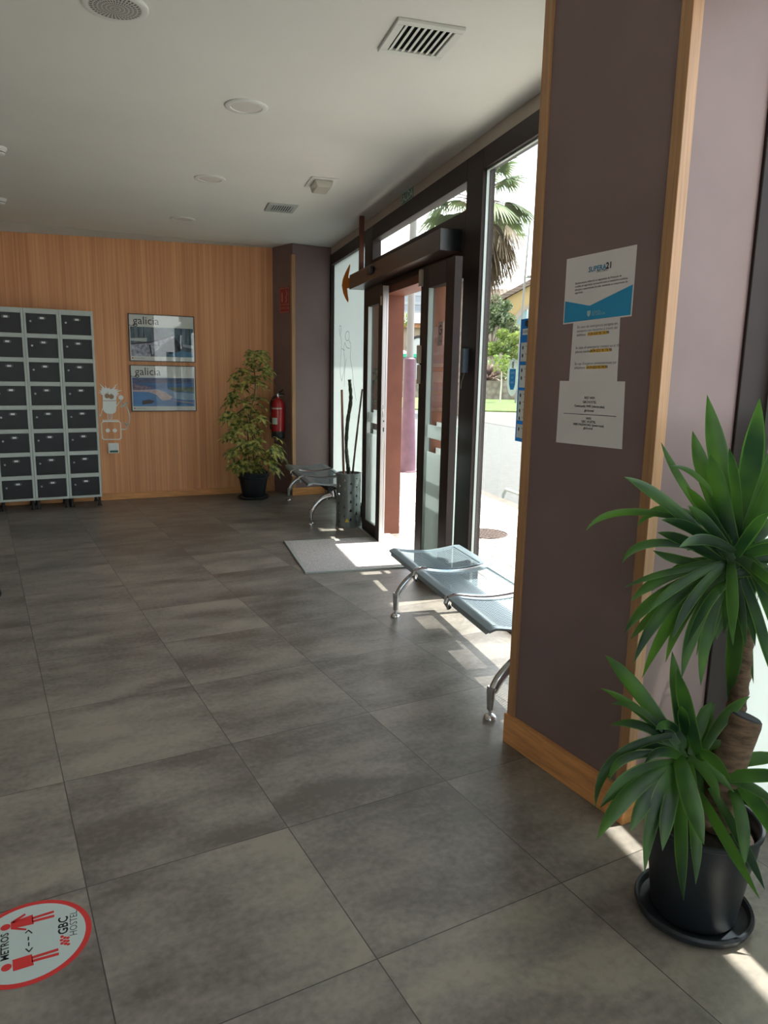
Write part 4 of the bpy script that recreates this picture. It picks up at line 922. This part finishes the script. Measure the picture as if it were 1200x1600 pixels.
def yp(x, y, dd=0): return at(x, y, dep+dd)-pc2
st = [yp(1118, 1290, .03), yp(1128, 1230, .0), yp(1145, 1170, -.01), yp(1165, 1120, -.02)]
g = G(); g.tube(spline(st, 6), [.040, .040, .041, .041, .042, .043, .044, .044, .045, .045, .045, .045, .045, .045, .045, .045, .044, .044, .041], 20); tk = g.build('stump', BARK, YP, smooth=True)
g = G(); dv = (st[-1]-st[-2]).normalized(); g.tube([st[-1]-dv*.002, st[-1]+dv*.004], [.041, .036], 20); g.build('cut_face', mat('dark_cut_wood', (.02, .022, .028), .8), tk, smooth=True)
tr = spline([yp(1135, 1200, .05), yp(1148, 1120, .05), yp(1160, 1040, .05), yp(1163, 960, .04), yp(1154, 900, .03)], 10)
g = G(); g.tube(tr, [(.024 if (i % 3) else .028)*(1-.18*i/len(tr)) for i in range(len(tr))], 16); g.build('trunk', BARK, YP, smooth=True)
g = G(); ss = spline([yp(1105, 1290, .0), yp(1084, 1235, .0), yp(1070, 1192, .01)], 6); g.tube(ss, .014, 12); g.build('side_shoot', BARK, YP, smooth=True)
LEAFD = leaf_mat('yucca_leaf', (.010, .042, .013), (.07, .19, .02), 5, .42, .42)
LEAFE = leaf_mat('yucca_leaf_margin', (.04, .12, .02), (.08, .18, .03), 4, .5, .35)
gy = G()
ry = random.Random(11)
def yleaf(tip, ctrl, base, wpx, dd=None, db=0, roll=None):
    dd = ry.uniform(-.10, .06) if dd is None else dd
    T = yp(*tip, dd); B = yp(*base, db)
    C = yp(*ctrl, (dd+db)/2) if ctrl else (T+B)/2 + Vector((0, 0, .01))
    W = wpx/F_PX*dep*.5*1.12; roll = ry.uniform(-.5, .5) if roll is None else roll
    view = (T-(CPOS-pc2)).normalized(); n_ = 12; prev = None
    for i in range(n_+1):
        u = i/n_; p = B*(1-u)**2+C*2*u*(1-u)+T*u*u; tg = ((C-B)*(1-u)+(T-C)*u).normalized()
        sd = tg.cross(view); 
        if sd.length < .05: sd = tg.orthogonal()
        sd = (Matrix.Rotation(roll, 3, tg) @ sd.normalized()); nn = sd.cross(tg)
        w_ = W*(.45+.55*math.sin(PI*min(1, .1+u*.75)))*(1 if u < .62 else max(.02, math.cos((u-.62)/.38*PI/2)**.8))
        fo = .28
        V_ = [gy.bm.verts.new(p+sd*w_*k+nn*(abs(k)*w_*fo)) for k in (-1, -.84, 0, .84, 1)]
        if prev:
            for j in range(4):
                f = gy.bm.faces.new((prev[j], prev[j+1], V_[j+1], V_[j])); f.material_index = 1 if j in (0, 3) else 0
        prev = V_
TOP = [((1105, 617), (1125, 730), (1152, 830), 27), ((1187, 622), (1175, 740), (1152, 830), 31), ((1082, 673), (1098, 740), (1135, 840), 21), ((1110, 710), (1120, 760), (1148, 850), 24), ((1033, 691), (1055, 745), (1130, 850), 11),
       ((1139, 700), (1150, 750), (1160, 830), 14), ((975, 745), (1035, 765), (1130, 880), 17), ((915, 830), (950, 778), (1050, 782), 11), ((995, 823), (1030, 762), (1125, 815), 16), ((972, 880), (995, 825), (1100, 860), 12), ((1033, 812), (1080, 815), (1145, 880), 17),
       ((1027, 832), (1070, 840), (1135, 900), 17), ((1072, 760), (1100, 790), (1145, 860), 14), ((1075, 790), (1105, 810), (1150, 880), 15), ((975, 918), (1040, 885), (1135, 890), 10), ((985, 940), (1030, 890), (1125, 880), 16), ((975, 990), (1015, 920), (1120, 895), 17),
       ((990, 1037), (1030, 930), (1125, 890), 18), ((1003, 1060), (1045, 940), (1130, 890), 19), ((1040, 1035), (1065, 930), (1135, 890), 17), ((1065, 1060), (1085, 950), (1140, 890), 20), ((1095, 1072), (1100, 980), (1135, 900), 17), ((985, 1000), (1020, 950), (1110, 905), 14),
       ((1168, 967), (1185, 820), (1150, 845), 27), ((1138, 1098), (1150, 1000), (1155, 890), 24), ((1240, 690), (1200, 770), (1160, 860), 22), ((1230, 740), (1190, 790), (1160, 870), 20), ((1235, 800), (1190, 820), (1158, 880), 18), ((1225, 860), (1190, 850), (1155, 880), 17), ((1205, 985), (1200, 890), (1155, 870), 20), ((1230, 960), (1200, 880), (1155, 880), 18),
       ((1020, 860), (1060, 880), (1130, 895), 14), ((1200, 930), (1180, 860), (1150, 880), 18), ((1050, 1000), (1080, 920), (1140, 880), 15), ((1120, 1000), (1130, 940), (1148, 890), 18), ((1180, 1010), (1170, 940), (1152, 890), 14), ((1245, 620), (1210, 720), (1160, 850), 20),
       ((1045, 728), (1100, 725), (1140, 800), 8), ((1010, 960), (1060, 900), (1140, 880), 13), ((1210, 1070), (1190, 960), (1150, 885), 15)]
LOW = [((945, 1023), (995, 1070), (1058, 1165), 21), ((938, 1075), (1000, 1100), (1072, 1185), 13), ((1050, 1017), (1062, 1090), (1066, 1170), 18), ((1058, 1045), (1070, 1110), (1094, 1190), 20), ((953, 1133), (1005, 1115), (1062, 1175), 14), ((930, 1262), (935, 1165), (1050, 1150), 14), ((952, 1222), (958, 1165), (1055, 1180), 12),
       ((933, 1312), (975, 1225), (1058, 1190), 21), ((938, 1262), (990, 1195), (1060, 1195), 22), ((1007, 1365), (1020, 1235), (1062, 1195), 20), ((1068, 1408), (1060, 1290), (1068, 1195), 17), ((1087, 1382), (1095, 1290), (1072, 1200), 16), ((1100, 1320), (1075, 1230), (1062, 1180), 26), ((1235, 1360), (1165, 1190), (1100, 1215), 25), ((1162, 1357), (1170, 1270), (1140, 1225), 18),
       ((1187, 1405), (1120, 1290), (1092, 1240), 16), ((1235, 1185), (1170, 1180), (1105, 1205), 19), ((1235, 1212), (1180, 1210), (1110, 1215), 18), ((1172, 1088), (1130, 1110), (1095, 1180), 15), ((1215, 1260), (1180, 1220), (1110, 1210), 15), ((1112, 1095), (1095, 1130), (1080, 1180), 16), ((1195, 1390), (1160, 1310), (1110, 1230), 14),
       ((985, 1300), (1010, 1235), (1060, 1195), 20), ((1035, 1330), (1045, 1250), (1065, 1200), 20), ((960, 1180), (1010, 1150), (1065, 1180), 12), ((1118, 1100), (1100, 1110), (1085, 1190), 22), ((955, 1100), (1005, 1090), (1060, 1170), 10), ((1125, 1250), (1110, 1200), (1075, 1185), 14), ((1050, 1290), (1040, 1220), (1065, 1185), 22)]
ctop = (1150, 870); clow = (1066, 1180)
for tip, c_, b_, w_ in TOP: yleaf(tip, c_, (b_[0]*.6+ctop[0]*.4, b_[1]*.6+ctop[1]*.4), w_)
def fill(cx, cy, n_, dz, lo, hi, wpx):
    for k in range(n_):
        a = ry.uniform(0, 2*PI); L = ry.uniform(lo, hi); px, py = cx+L*math.cos(a), cy+L*.9*math.sin(a)+ry.uniform(10, 60)
        yleaf((px, py), ((cx+px)/2, (cy+py)/2-ry.uniform(15, 45)), (cx+ry.uniform(-14, 14), cy+ry.uniform(-30, 25)), wpx*ry.uniform(.8, 1.15), dd=ry.uniform(-.16, .12), db=ry.uniform(-.02, .01))
fill(1145, 885, 34, 0, 70, 150, 16)
g_top = gy; gy = G()
for tip, c_, b_, w_ in LOW:
    yleaf(tip, c_, b_, w_, dd=(ry.uniform(-.25, -.20) if tip[1] > 1290 and tip[0] < 1190 else ry.uniform(-.16, -.06)) if tip[1] > 1200 else None, db=-.03)
fill(1068, 1175, 24, 0, 45, 105, 14)
g_top.build('upper_leaves', [LEAFD, LEAFE], YP, smooth=True, fix=False)
gy.build('lower_leaves', [LEAFD, LEAFE], YP, smooth=True, fix=False)

# ================================================================== swivel chair at left edge (only a castor shows)
p = onground(-2, 934); r = thing('swivel_chair', 'dark swivel chair at the left photo edge, only a castor showing', 'chair', (p.x-.33, p.y+.02, 0))
for k in range(5):
    a = 2*PI*k/5; dx, dy = math.cos(a), math.sin(a)
    g = G(); g.tube([(0, 0, .12), (dx*.16, dy*.16, .10), (dx*.31, dy*.31, .075)], [.025, .02, .014], 10); lg = g.build('leg', CHROME, r, smooth=True)
    g = G(); px_, py_ = dx*.32, dy*.32
    for s_ in (-.014, .014): g.tube([(px_-dy*(s_-.009), py_+dx*(s_-.009), .028), (px_-dy*(s_+.009), py_+dx*(s_+.009), .028)], .0275, 16)
    g.tube([(px_, py_, .03), (px_, py_, .075)], .008, 8); g.build('castor', BLACK, lg, smooth=True)
g = G(); g.tube([(0, 0, .1), (0, 0, .42)], .025, 14); g.build('column', CHROME, r, smooth=True)
g = G(); g.prism([(.22*math.cos(2*PI*i/24), .22*math.sin(2*PI*i/24)) for i in range(24)], lambda a, b_, h: (a, b_, h), .42, .50); g.build('seat', BLACK, r, bevel=.02, smooth=True)
g = G(); g.tube([(-.2, 0, .45), (-.26, 0, .55), (-.25, 0, .68)], .015, 8); g.box(-.27, -.23, -.19, .19, .62, .95); g.build('backrest', BLACK, r, bevel=.015)

# ================================================================== OUTSIDE
# far frame: u to the right, v away, bearing of the view through the glass
BEAR = math.radians(36); BV = Vector((math.sin(BEAR), math.cos(BEAR), 0)); BU = Vector((math.cos(BEAR), -math.sin(BEAR), 0))
def far(u, v, z=0): return BU*u+BV*v+Vector((0, 0, z))
def farpx(px, py, v):
    P = onplane(px, py, BV*v, BV); return P.dot(BU), P.z
FARROT = -BEAR
PAVE = mat('pale_paving', (.62, .57, .50), .85); n = PAVE.node_tree; b = n.nodes['Principled BSDF']
tcn = n.nodes.new('ShaderNodeTexCoord'); br = n.nodes.new('ShaderNodeTexBrick'); n.links.new(tcn.outputs['Object'], br.inputs['Vector'])
br.inputs['Scale'].default_value = 1; br.inputs['Brick Width'].default_value = .6; br.inputs['Row Height'].default_value = .16; br.inputs['Mortar Size'].default_value = .007
br.inputs['Color1'].default_value = (.66, .61, .54, 1); br.inputs['Color2'].default_value = (.60, .55, .48, 1); br.inputs['Mortar'].default_value = (.07, .06, .05, 1); n.links.new(br.outputs['Color'], b.inputs['Base Color'])
kerb_o = -((onground(742, 768)-F0).dot(FN)*-1)
g = G(); g.f(-60, 30, kerb_o, -.14, -.15, -.006); struct(g, 'ground_pavement', PAVE, True)
g = G(); g.f(-60, 30, kerb_o-.14, kerb_o, -.15, -.004); struct(g, 'ground_kerb', vary(mat('kerb_stone', (.16, .13, .11), .9), 6, .15), True)
ASPH = vary(mat('pale_asphalt', (.10, .10, .096), .9), 12, .12)
g = G(); g.f(-90, 60, kerb_o-6.0, kerb_o-.14, -.2, -.03); struct(g, 'ground_road', ASPH, True)
g = G(); g.f(-200, 120, -200, kerb_o-6.0, -.25, -.03); struct(g, 'ground_plaza', vary(mat('pale_concrete', (.145, .128, .108), .9), 1.5, .08), True)
g = G(); g.f(-200, 120, kerb_o-6.0, kerb_o-5.85, -.2, -.025); struct(g, 'ground_joint', mat('dark_joint', (.09, .085, .08), .9), True)
# grass verge with stone wall
GRASS = vary(mat('grass', (.085, .125, .03), .95), 3, .35, bump=.5)
g = G(); g.box(-60, 60, 30.5, 45.5, -.1, .02); o = g.build('grass_verge', GRASS, None); o.rotation_euler = (0, 0, FARROT); o['kind'] = 'structure'
g = G(); g.box(-60, 60, 46.0, 64.5, -.1, 1.0); o = g.build('raised_grass', GRASS, None); o.rotation_euler = (0, 0, FARROT); o['kind'] = 'structure'
STONE = mat('rubble_stone', (.2, .18, .15), .95); n = STONE.node_tree; b = n.nodes['Principled BSDF']
tcn = n.nodes.new('ShaderNodeTexCoord'); vo = n.nodes.new('ShaderNodeTexVoronoi'); vo.inputs['Scale'].default_value = 3.5; n.links.new(tcn.outputs['Object'], vo.inputs['Vector'])
cr = n.nodes.new('ShaderNodeValToRGB'); cr.color_ramp.elements[0].color = (.26, .22, .18, 1); cr.color_ramp.elements[1].color = (.09, .075, .06, 1); n.links.new(vo.outputs['Distance'], cr.inputs[0]); n.links.new(cr.outputs[0], b.inputs['Base Color'])
g = G(); g.box(-60, 60, 45.5, 46.0, -.1, 1.12); o = g.build('stone_wall', STONE, None); o.rotation_euler = (0, 0, FARROT); tag(o, 'low rubble stone wall behind the grass across the plaza', 'wall')
# manhole
a = onground(793, 836); mc_ = onground(757, 833); rad_ = (Vector((a.x, a.y))-Vector((mc_.x, mc_.y))).length
r = thing('manhole_cover', 'round reddish manhole cover in the pavement outside the window', 'manhole cover', (mc_.x, mc_.y, 0))
RUST = vary(mat('rusty_iron', (.085, .055, .045), .8), 30, .4)
g = G(); g.lathe([(0, -.002), (rad_*.93, -.002), (rad_*.93, -.006)], 40); g.build('lid', RUST, r)
g = G(); g.lathe([(rad_*.95, -.006), (rad_*.95, .001), (rad_, .001), (rad_, -.006)], 40)
for i in range(-4, 5):
    for j in range(-4, 5):
        if math.hypot(i, j) < 4.4: g.box(i*rad_/5-.012, i*rad_/5+.012, j*rad_/5-.006, j*rad_/5+.006, -.002, .002)
g.build('raised_pattern', RUST, r)
# white arrow-like road mark and metal hoop
hp = onground(816, 790, -.03); r = thing('bicycle_hoop', 'low pale metal hoop on the road beside the pavement', 'bicycle rack', (hp.x, hp.y, -.03), FROT)
g = G(); g.tube([(-.5, 0, 0), (-.5, 0, .05), (-.44, 0, .12), (.44, 0, .12), (.5, 0, .05), (.5, 0, 0)], .02, 8); g.build('hoop', ALUG, r, smooth=True)
# purple lamp post
lp = onground(636, 737, -.006)
r = thing('street_lamp', 'purple based street lamp post standing right outside the open door', 'street lamp', (lp.x, lp.y, -.01))
PUR = vary(mat('purple_paint', (.095, .042, .062), .55), 7, .2); 
hp_ = onplane(637, 560, lp, (FWD.x, FWD.y, 0)).z
g = G(); g.lathe([(0, 0), (.14, 0), (.145, .02), (.125, .03), (.118, .3), (.095, hp_*.5), (.083, hp_), (.06, hp_+.02)], 28); g.build('base', PUR, r, smooth=True)
g = G(); g.lathe([(.052, hp_), (.048, 6.5), (0, 6.5)], 20); g.build('pole', mat('galvanised', (.16, .155, .145), .5), r, smooth=True)
g = G(); g.lathe([(0, 6.5), (.2, 6.5), (.25, 6.55), (.1, 6.7), (0, 6.72)], 20); g.build('lamp_head', ALUG, r, smooth=True)
# tall street light seen in the right window
uu, zz = farpx(827, 362, 40); base = far(uu, 40)
r = thing('street_lamp', 'tall thin street light with two small arms beyond the plaza, seen right', 'street lamp', base, FARROT)
GAL = mat('galvanised', (.2, .2, .19), .45)
uu2, z2 = farpx(822, 434, 40)
g = G(); g.tube([(-.25, 0, 0), (-.1, 0, z2), (0, 0, zz+.5)], [.06, .055, .025], 10); g.build('pole', GAL, r, smooth=True)
for z_, sx_ in ((zz-.2, -1), (z2, 1)):
    g = G(); g.tube([(-.1, 0, z_), (sx_*.5-.1, 0, z_+.05)], .03, 8); am = g.build('arm', GAL, r, smooth=True)
    g = G(); g.box(sx_*.4-.4, sx_*.4+.2, -.12, .12, z_+.0, z_+.12); g.build('lamp_head', GAL, am, bevel=.03)

def leafy(g, n_, fn, size, rnd):
    for _ in range(n_):
        p = fn(); a = Vector((rnd.gauss(0, 1), rnd.gauss(0, 1), rnd.gauss(0, 1))).normalized(); b_ = a.orthogonal().normalized(); c_ = a.cross(b_); s = size*rnd.uniform(.6, 1.3)
        vs = [g.bm.verts.new(p+b_*s), g.bm.verts.new(p+c_*s*.5), g.bm.verts.new(p-b_*s), g.bm.verts.new(p-c_*s*.5)]; g.bm.faces.new(vs)
def tree(name, label, cat, u0, v, blobs, m, trunk=True, n_=900, size=.14, seed=1):
    rn = random.Random(seed); r = thing(name, label, cat, far(u0, v), FARROT)
    g = G()
    tot = sum(b_[3]**2 for b_ in blobs)
    for (u, dv_, z, R) in blobs:
        def f_():
            d = Vector((rn.gauss(0, 1), rn.gauss(0, 1), rn.gauss(0, 1))).normalized()*R*rn.uniform(.45, 1)**.6; return Vector((u-u0, dv_, z))+Vector((d.x, d.y, d.z*.8))
        leafy(g, int(n_*R*R/tot), f_, size, rn)
    g.build('foliage', m, r, fix=False)
    if trunk:
        g = G(); g.tube([(0, 0, 0), (.1, 0, blobs[0][2]*.5), (blobs[0][0]-u0, 0, blobs[0][2])], [.16, .12, .05], 8)
        for (u, dv_, z, R) in blobs[1:]: g.tube([(.1, 0, blobs[0][2]*.55), (u-u0, dv_, z)], [.08, .02], 6)
        g.build('trunk', BARKT, r, smooth=True)
    return r
BARKT = vary(mat('tree_bark', (.16, .12, .09), .9), 8, .3)
LF1 = leaf_mat('tree_leaf_grey', (.07, .11, .045), (.22, .25, .16), 1.2, .3, .6); LF2 = leaf_mat('tree_leaf_light', (.09, .15, .03), (.19, .25, .06), 1.2, .35, .6)
def B(px, py, v, rpx): u, z = farpx(px, py, v); return (u, random.uniform(-.4, .4), z, rpx*v/F_PX*.88)
tree('leafy_tree', 'greyish green round tree in front of the yellow building, seen through the window', 'tree', farpx(765, 560, 66)[0], 66, [B(772, 492, 66, 24), B(752, 482, 66, 18), B(792, 502, 66, 16), B(742, 500, 66, 18), B(772, 470, 66, 14), B(804, 516, 66, 12), B(758, 512, 66, 16), B(790, 478, 66, 12), B(748, 466, 66, 10)], LF1, seed=2, n_=3600, size=.20)
tree('leafy_tree', 'light green lower shrub tree standing before the round tree', 'tree', farpx(785, 560, 61)[0], 61, [B(790, 540, 61, 18), B(770, 545, 61, 16), B(806, 528, 61, 14), B(802, 552, 61, 16), B(760, 548, 61, 12), B(786, 522, 61, 12)], LF2, seed=3, n_=2200, size=.14)
# spiky shrubs
SPK = [leaf_mat('red_spiky_leaf', (.07, .045, .04), (.30, .22, .17), 2, .2, .6), leaf_mat('green_spiky_leaf', (.08, .13, .04), (.26, .30, .14), 2, .25, .6)]
for i, (px, py, rp, k) in enumerate([(764, 575, 28, 0), (798, 556, 30, 1), (777, 580, 26, 0), (790, 583, 14, 1), (770, 566, 32, 1), (745, 562, 36, 1), (806, 570, 22, 0)]):
    v = 47.9+i*2.0; u, z = farpx(px, py, v); r = thing('spiky_shrub', ['reddish', 'pale green'][k]+' spiky leaved shrub in the bed above the stone wall'+['', ', tallest behind', ', lowest in front', ', small and low', ', right of centre', ', far left', ', far right'][i], 'shrub', far(u, v, .98), FARROT)
    g = G(); rn = random.Random(i); L = rp*v/F_PX*1.5
    for _ in range(110):
        th = rn.uniform(0, 2*PI); el = rn.uniform(.15, 1.4); d = Vector((math.cos(th)*math.cos(el), math.sin(th)*math.cos(el), math.sin(el)))
        leaflet(g, (0, 0, .05), d, (0, 0, 1) if el < 1.3 else (1, 0, 0), L*rn.uniform(.7, 1.2), .085, .35, 4, .1)
    g.build('leaves', SPK[k], r, fix=False)
# staked sapling
u, z = farpx(781, 565, 44); r = thing('young_sapling', 'thin pale young tree stem on the grass before the stone wall', 'tree', far(u, 40), FARROT)
g = G(); g.tube([(0, 0, 0), (.03, 0, 1.0), (0, 0, 2.1)], [.05, .04, .03], 8); g.build('trunk', vary(mat('pale_bark', (.5, .46, .4), .9), 10, .2), r, smooth=True)
g = G(); rn = random.Random(9); leafy(g, 160, lambda: Vector((rn.uniform(-.4, .4), rn.uniform(-.4, .4), rn.uniform(1.7, 2.5))), .12, rn); g.build('foliage', LF2, r, fix=False)
# palm
PV_ = 27.0; uc, zc_ = farpx(746, 322, PV_); ub, _ = farpx(722, 520, PV_)
r = thing('fan_palm', 'tall fan palm with dead brown fronds hanging, seen through the upper panes', 'palm tree', far(ub-.15, PV_), FARROT)
GP = leaf_mat('palm_green', (.05, .085, .03), (.13, .17, .07), 1, .3, .6); DP = leaf_mat('palm_dead', (.12, .085, .05), (.22, .18, .12), 2, .25, .8)
cx_ = uc-ub+.15
g = G(); tp_ = spline([(0, 0, 0), (.05, 0, zc_*.4), (cx_*.7, 0, zc_*.8), (cx_, 0, zc_+.1)], 8); g.tube(tp_, [.24-.06*i/len(tp_)+(.02 if i % 2 else 0) for i in range(len(tp_))], 14); g.build('trunk', BARKT, r, smooth=True)
rn = random.Random(5); crown_c = Vector((cx_, 0, zc_+.2))
def fan(g, gst, c_, d, L, FL, droop, nb=22, spread=2.6):
    d = d.normalized(); tipc = c_+d*L-Vector((0, 0, droop*L*.5)); gst.tube([c_, c_+d*L*.5-Vector((0, 0, droop*L*.12)), tipc], [.025, .018, .012], 5)
    side = d.cross(Vector((0, 0, 1)));  side = side.normalized() if side.length > .1 else Vector((1, 0, 0)); 
    d2 = (tipc-c_).normalized()
    for i in range(nb):
        a = -spread/2+spread*i/(nb-1); bd = (d2*math.cos(a)+side*math.sin(a)).normalized(); LL = FL*(1-.25*abs(a)/(spread/2))*rn.uniform(.85, 1.1)
        leaflet(g, tipc, bd, side.cross(d2), LL, FL*.035, .35+droop*.4, 5, .1)
gl = G(); gst = G()
for _ in range(34):
    th = rn.uniform(0, 2*PI); el = rn.uniform(-.15, 1.4); fan(gl, gst, crown_c, Vector((math.cos(th)*math.cos(el), math.sin(th)*math.cos(el), math.sin(el))), rn.uniform(.95, 1.45), 1.15, .30)
gl.build('green_frond', GP, r, fix=False); gl = G()
for _ in range(46):
    th = rn.uniform(0, 2*PI); el = rn.uniform(-1.35, -.1); fan(gl, gst, crown_c-Vector((0, 0, rn.uniform(0, .5))), Vector((math.cos(th)*math.cos(el), math.sin(th)*math.cos(el), math.sin(el))), rn.uniform(.7, 1.2), 1.15, .9, 16)
gl.build('dead_frond', DP, r, fix=False); gst.build('frond_stalk', DP, r)

# yellow building, right
YST = vary(mat('yellow_stucco', (.36, .26, .12), .9), .6, .06); ROOF = mat('brown_roof_tile', (.25, .16, .12), .9); n = ROOF.node_tree
tcn = n.nodes.new('ShaderNodeTexCoord'); wv_ = n.nodes.new('ShaderNodeTexWave'); wv_.bands_direction = 'Z'; wv_.inputs['Scale'].default_value = 1.2; wv_.inputs['Distortion'].default_value = 1.5; n.links.new(tcn.outputs['Object'], wv_.inputs['Vector'])
cr = n.nodes.new('ShaderNodeValToRGB'); cr.color_ramp.elements[0].color = (.10, .075, .06, 1); cr.color_ramp.elements[1].color = (.20, .15, .12, 1); n.links.new(wv_.outputs['Fac'], cr.inputs[0]); n.links.new(cr.outputs[0], n.nodes['Principled BSDF'].inputs['Base Color'])
CREAMST = vary(mat('cream_stone', (.28, .24, .19), .9), 1, .1)
VB = 75.0
def fz(px, py, v=VB): return farpx(px, py, v)
r = thing('yellow_building', 'yellow rendered building with brown roof and arched window, seen right', 'building', far(0, VB), FARROT)
# gable block
pk = fz(905, 405); le = fz(792, 466); 
g = G(); u1 = 2*pk[0]-le[0]; 
g.prism([(le[0], 0), (u1, 0), (u1, le[1]), (pk[0], pk[1]), (le[0], le[1])], lambda a, b_, h: (a, h, b_), 0, 14); g.build('gable_wall', YST, r)
g = G(); th = .35
for (a, b_) in ((le, pk), ((u1, le[1]), pk)):
    s_ = -1 if a[0] < b_[0] else 1
    g.prism([(a[0]+s_*.8, a[1]-.35), (b_[0], b_[1]), (b_[0], b_[1]+th+.2), (a[0]+s_*.8, a[1]+th-.2)], lambda a_, c_, h: (a_, h, c_), -.5, 14)
g.build('gable_roof', ROOF, r)
ac = fz(838, 512); R_ = 36*VB/F_PX
g = G(); arc = [(ac[0]+R_*math.cos(a), ac[1]+R_*math.sin(a)) for a in [PI*i/24 for i in range(25)]]; arci = [(ac[0]+R_*.84*math.cos(a), ac[1]+R_*.84*math.sin(a)) for a in [PI*i/24 for i in range(25)]]
for i in range(24): g.prism([arc[i], arc[i+1], arci[i+1], arci[i]], lambda a, b_, h: (a, h, b_), -.15, .02)
g.build('arch_surround', CREAMST, r)
g = G(); g.prism(arci+[(ac[0]-R_*.84, ac[1]-3), (ac[0]+R_*.84, ac[1]-3)], lambda a, b_, h: (a, h, b_), -.05, .02); wn_ = g.build('arched_window', mat('blue_grey_glazing', (.16, .26, .28), .15), r)
g = G()
for k in (-.4, 0, .4): g.box(ac[0]+k*R_-.06, ac[0]+k*R_+.06, -.12, -.04, ac[1]-3, ac[1]+R_*.84*math.sqrt(1-k*k))
g.build('glazing_bar', ALUG, wn_)
# long roofed wing to the left
ru, rz = fz(800, 470); lu, lz = fz(560, 450); r0 = fz(748, 450)
g = G(); g.box(fz(700, 500)[0], ru+1, 2, 16, 0, fz(760, 490)[1]); g.build('side_wing', CREAMST, r)
g = G(); ez = fz(760, 486)[1]; rz_ = r0[1]+.6; a0 = fz(700, 500)[0]-.5
g.face([(a0, 1.2, ez), (ru+3, 1.2, ez), (ru+3, 9, rz_+.3), (a0, 9, rz_+.3)]); g.face([(a0, 9, rz_+.3), (ru+3, 9, rz_+.3), (ru+3, 17, ez), (a0, 17, ez)]); g.build('side_roof', ROOF, r)
g = G(); g.box(fz(742, 540)[0], fz(830, 540)[0], -1.5, -1.0, 0, fz(780, 524)[1]); g.build('boundary_wall', CREAMST, r)
# stone arcade building seen through the door
VC = 68.0
def fc(px, py): return farpx(px, py, VC)
r = thing('arcade_building', 'long stone arcade with awnings and brown eaves, seen through the open door', 'building', far(0, VC), FARROT)
SAND = vary(mat('sandstone', (.28, .22, .17), .9), 1.5, .12)
a0, a1 = fc(560, 540)[0], fc(700, 540)[0]; zt = fc(640, 512)[1]
g = G(); g.box(a0, a1, 0, 8, 0, zt); g.build('wall', SAND, r)
g = G(); g.box(a0-.3, a1+.3, -.5, 8, zt, zt+.35); g.build('eaves', vary(mat('terracotta', (.42, .20, .12), .9), 3, .3), r)
g = G(); g.prism([(-.8, zt+.35), (8.3, zt+.35), (5, zt+1.4), (1.2, zt+1.4)], lambda a, b_, h: (h, a, b_), a0-.3, a1+.3); g.build('roof', vary(mat('grey_roof', (.16, .15, .16), .9), 2, .2), r)
for px in (604, 655, 580):
    c_ = fc(px, 545); Ra = 15*VC/F_PX; g = G(); ar = [(c_[0]+Ra*1.2*math.cos(PI*i/16), c_[1]+Ra*1.2*math.sin(PI*i/16)) for i in range(17)]
    g.prism(ar+[(c_[0]-Ra*1.2, 0), (c_[0]+Ra*1.2, 0)], lambda a, b_, h: (a, h, b_), -.04, .01); aw = g.build('arch', mat('pale_shade', (.42, .44, .44), .8), r)
    g = G(); stroke(g, [(a, b_) for a, b_ in ar], .22, lambda a, b_, h: (a, -h, b_), .05, .10); g.build('arch_edge', mat('dark_edge', (.05, .05, .05), .6), aw)
    g = G(); add_text(g, 'air', (c_[0]+.1, -.06, c_[1]+Ra*.25), (1, 0, 0), (0, 0, 1), 0.6, ext=.05, bold=.02); g.build('lettering', SIGNRED, aw)
# terrace fence with green banner
g0 = farpx(640, 557, 60)
r = thing('terrace_fence', 'terrace fence with green banner along the arcade, seen through the door', 'fence', far(0, 60), FARROT)
f0, f1 = farpx(590, 557, 60)[0], farpx(690, 557, 60)[0]
g = G(); g.box(f0, f1, 0, .06, farpx(640, 558, 60)[1], farpx(640, 553, 60)[1]); g.build('green_banner', mat('banner_green', (.02, .30, .20), .6), r)
g = G(); g.box(f0, f1, .05, .1, farpx(640, 563, 60)[1], farpx(640, 558, 60)[1]); g.build('dark_panel', mat('dark_grey_panel', (.10, .12, .12), .6), r)
g = G(); 
for i in range(26): x = f0+(f1-f0)*i/25; g.box(x-.04, x+.04, .1, .16, 0, farpx(640, 558, 60)[1])
g.build('posts', mat('dark_grey_panel', (.10, .12, .12), .6), r)
u, z = farpx(608, 546, 58); r = thing('cafe_parasol', 'white cafe parasol before the arcade, seen through the door', 'parasol', far(u, 58), FARROT)
g = G(); g.lathe([(0, z+.5), (1.35, z-.15), (1.36, z-.3)], 8); g.build('canopy', WHITEP, r); g = G(); g.tube([(0, 0, 0), (0, 0, z+.4)], .04, 8); g.build('pole', ALUG, r)
# grey modern building above it
r = thing('grey_building', 'tall grey office building rising behind the arcade', 'building', far(0, 95), FARROT)
a0, a1 = farpx(590, 480, 95)[0], farpx(672, 480, 95)[0]
g = G(); g.box(a0, a1, 0, 10, 0, farpx(640, 436, 95)[1]); g.build('wall', vary(mat('grey_cladding', (.20, .23, .25), .6), 1, .05), r)
g = G(); 
for k in range(4): z_ = farpx(640, 490-k*14, 95)[1]; g.box(a0, a1, -.06, 0, z_, z_+.35)
g.build('ledge', mat('pale_ledge', (.26, .28, .28), .6), r)
u, z = farpx(620, 494, 62); tree('leafy_tree', 'yellow green treetop beside the arcade roof, seen through the door', 'tree', u, 66, [(u, 0, z, .8), (u-.8, 0, z-.1, .7)], LF2, n_=500, size=.12, seed=8)
print('scene ok')
